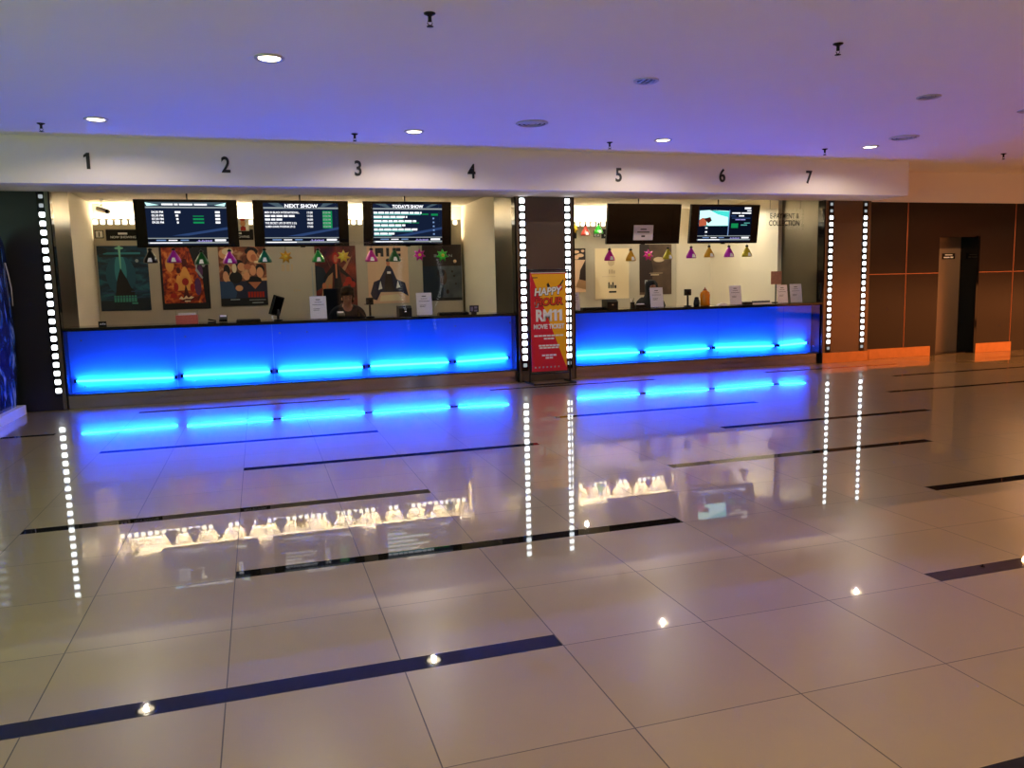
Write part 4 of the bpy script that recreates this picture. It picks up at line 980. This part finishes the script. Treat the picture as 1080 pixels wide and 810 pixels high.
# ================================================================== LIGHT
def spot(x, y, z, power, col, size=150, blend=.35, r=.06, name='spot', rot=(0, 0, 0)):
    l = bpy.data.lights.new(name, 'SPOT'); l.energy = power; l.color = col; l.spot_size = R(size); l.spot_blend = blend; l.shadow_soft_size = r
    o = bpy.data.objects.new(name, l); o.location = (x, y, z); o.rotation_euler = rot; C.objects.link(o); return o
def area(x, y, z, sx, sy, power, col, rot, name='area'):
    l = bpy.data.lights.new(name, 'AREA'); l.shape = 'RECTANGLE'; l.size = sx; l.size_y = sy; l.energy = power; l.color = col
    o = bpy.data.objects.new(name, l); o.location = (x, y, z); o.rotation_euler = rot; C.objects.link(o); return o
WARM = (1., .86, .68); ORG = (1., .5, .2)
for x, y, _ in LIT: spot(x, y, ZC-.012, 38 if x < 0 else 54, WARM, 165, .3, .02, 'ceiling_spot')
# the lobby's other downlights, behind and beside the camera, plus added green fills
for x, y in ((11.8, 6.8), (14.9, 6.8), (-3.7, 6.75)): spot(x, y, ZC-.03, 25 if x < 0 else 260, WARM if x < 0 else ORG, 150, .3, .05, 'ceiling_spot')
for x in (-5.2, -2.1, 1., 4., 7., 10.1, 13.2, 16.3):
    for y in (-8, -5.5, -3.): spot(x, y, ZC-.03, 290 if x > 3 else (180 if x > 0 else 80), (1., .84, .68) if x < 9 else (1., .7, .5), 120, .4, .08, 'ceiling_spot')
for x, y in ((10.1, 4.2), (13.2, 4.2), (10.1, 1.7), (13.2, 1.7), (16., 4.)): spot(x, y, ZC-.03, 26, ORG, 130, .4, .08, 'ceiling_spot')
for x, y in ((-2.1, 1.7), (-5., 3.8), (.97, 1.7), (4.03, 1.7), (7., 1.7)): spot(x, y, ZC-.03, 130 if x < 0 else 40, (.5, 1., .68) if x < 0 else WARM, 125, .4, .08, 'ceiling_spot')  # the left pair are green fills added to tint the floor there
# green fill added inside the left wall to tint the ceiling
area(-7., -1.5, 1.5, 10., 2.4, 300, (.5, 1., .78), (R(112), 0, R(-90)), 'left_green_fill')
# office ceiling lamps
for x in (-.4, 1.3, 3.): spot(x, 10.1, 2.715, 17, (1., .94, .84), 160, .4, .03, 'office_lamp')
for x in (5.9, 7.4, 8.6): spot(x, 10.1, 2.715, 50, (1., .92, .74), 160, .4, .03, 'office_lamp')

w = bpy.data.worlds.new('world'); S.world = w; w.use_nodes = True
w.node_tree.nodes['Background'].inputs[0].default_value = (.02, .02, .025, 1); w.node_tree.nodes['Background'].inputs[1].default_value = 1.

# ================================================================== CAMERA
cam = bpy.data.cameras.new('camera'); co = bpy.data.objects.new('camera', cam); C.objects.link(co); S.camera = co
cam.sensor_fit = 'HORIZONTAL'; cam.sensor_width = 36.; cam.lens = 36.*837.44/1080.; cam.clip_start = .05; cam.clip_end = 100
pitch, roll, yaw = .12325, -.023566, .305666
fw = Vector((math.sin(yaw)*math.cos(pitch), math.cos(yaw)*math.cos(pitch), -math.sin(pitch)))
r0 = Vector((math.cos(yaw), -math.sin(yaw), 0)); u0 = r0.cross(fw)
rt = math.cos(roll)*r0+math.sin(roll)*u0; up = -math.sin(roll)*r0+math.cos(roll)*u0
m = Matrix((rt, up, -fw)).transposed().to_4x4(); m.translation = (.7808, -2.064, 1.3492); co.matrix_world = m

S.view_settings.view_transform = 'Standard'; S.view_settings.look = 'None'; S.view_settings.gamma = 1.; S.view_settings.exposure = 0.
S.view_settings.use_curve_mapping = False
S.cycles.max_bounces = 8; S.cycles.diffuse_bounces = 4; S.cycles.glossy_bounces = 5; S.cycles.transparent_max_bounces = 12
S.cycles.sample_clamp_indirect = 60.; S.cycles.caustics_reflective = True; S.cycles.use_denoising = True
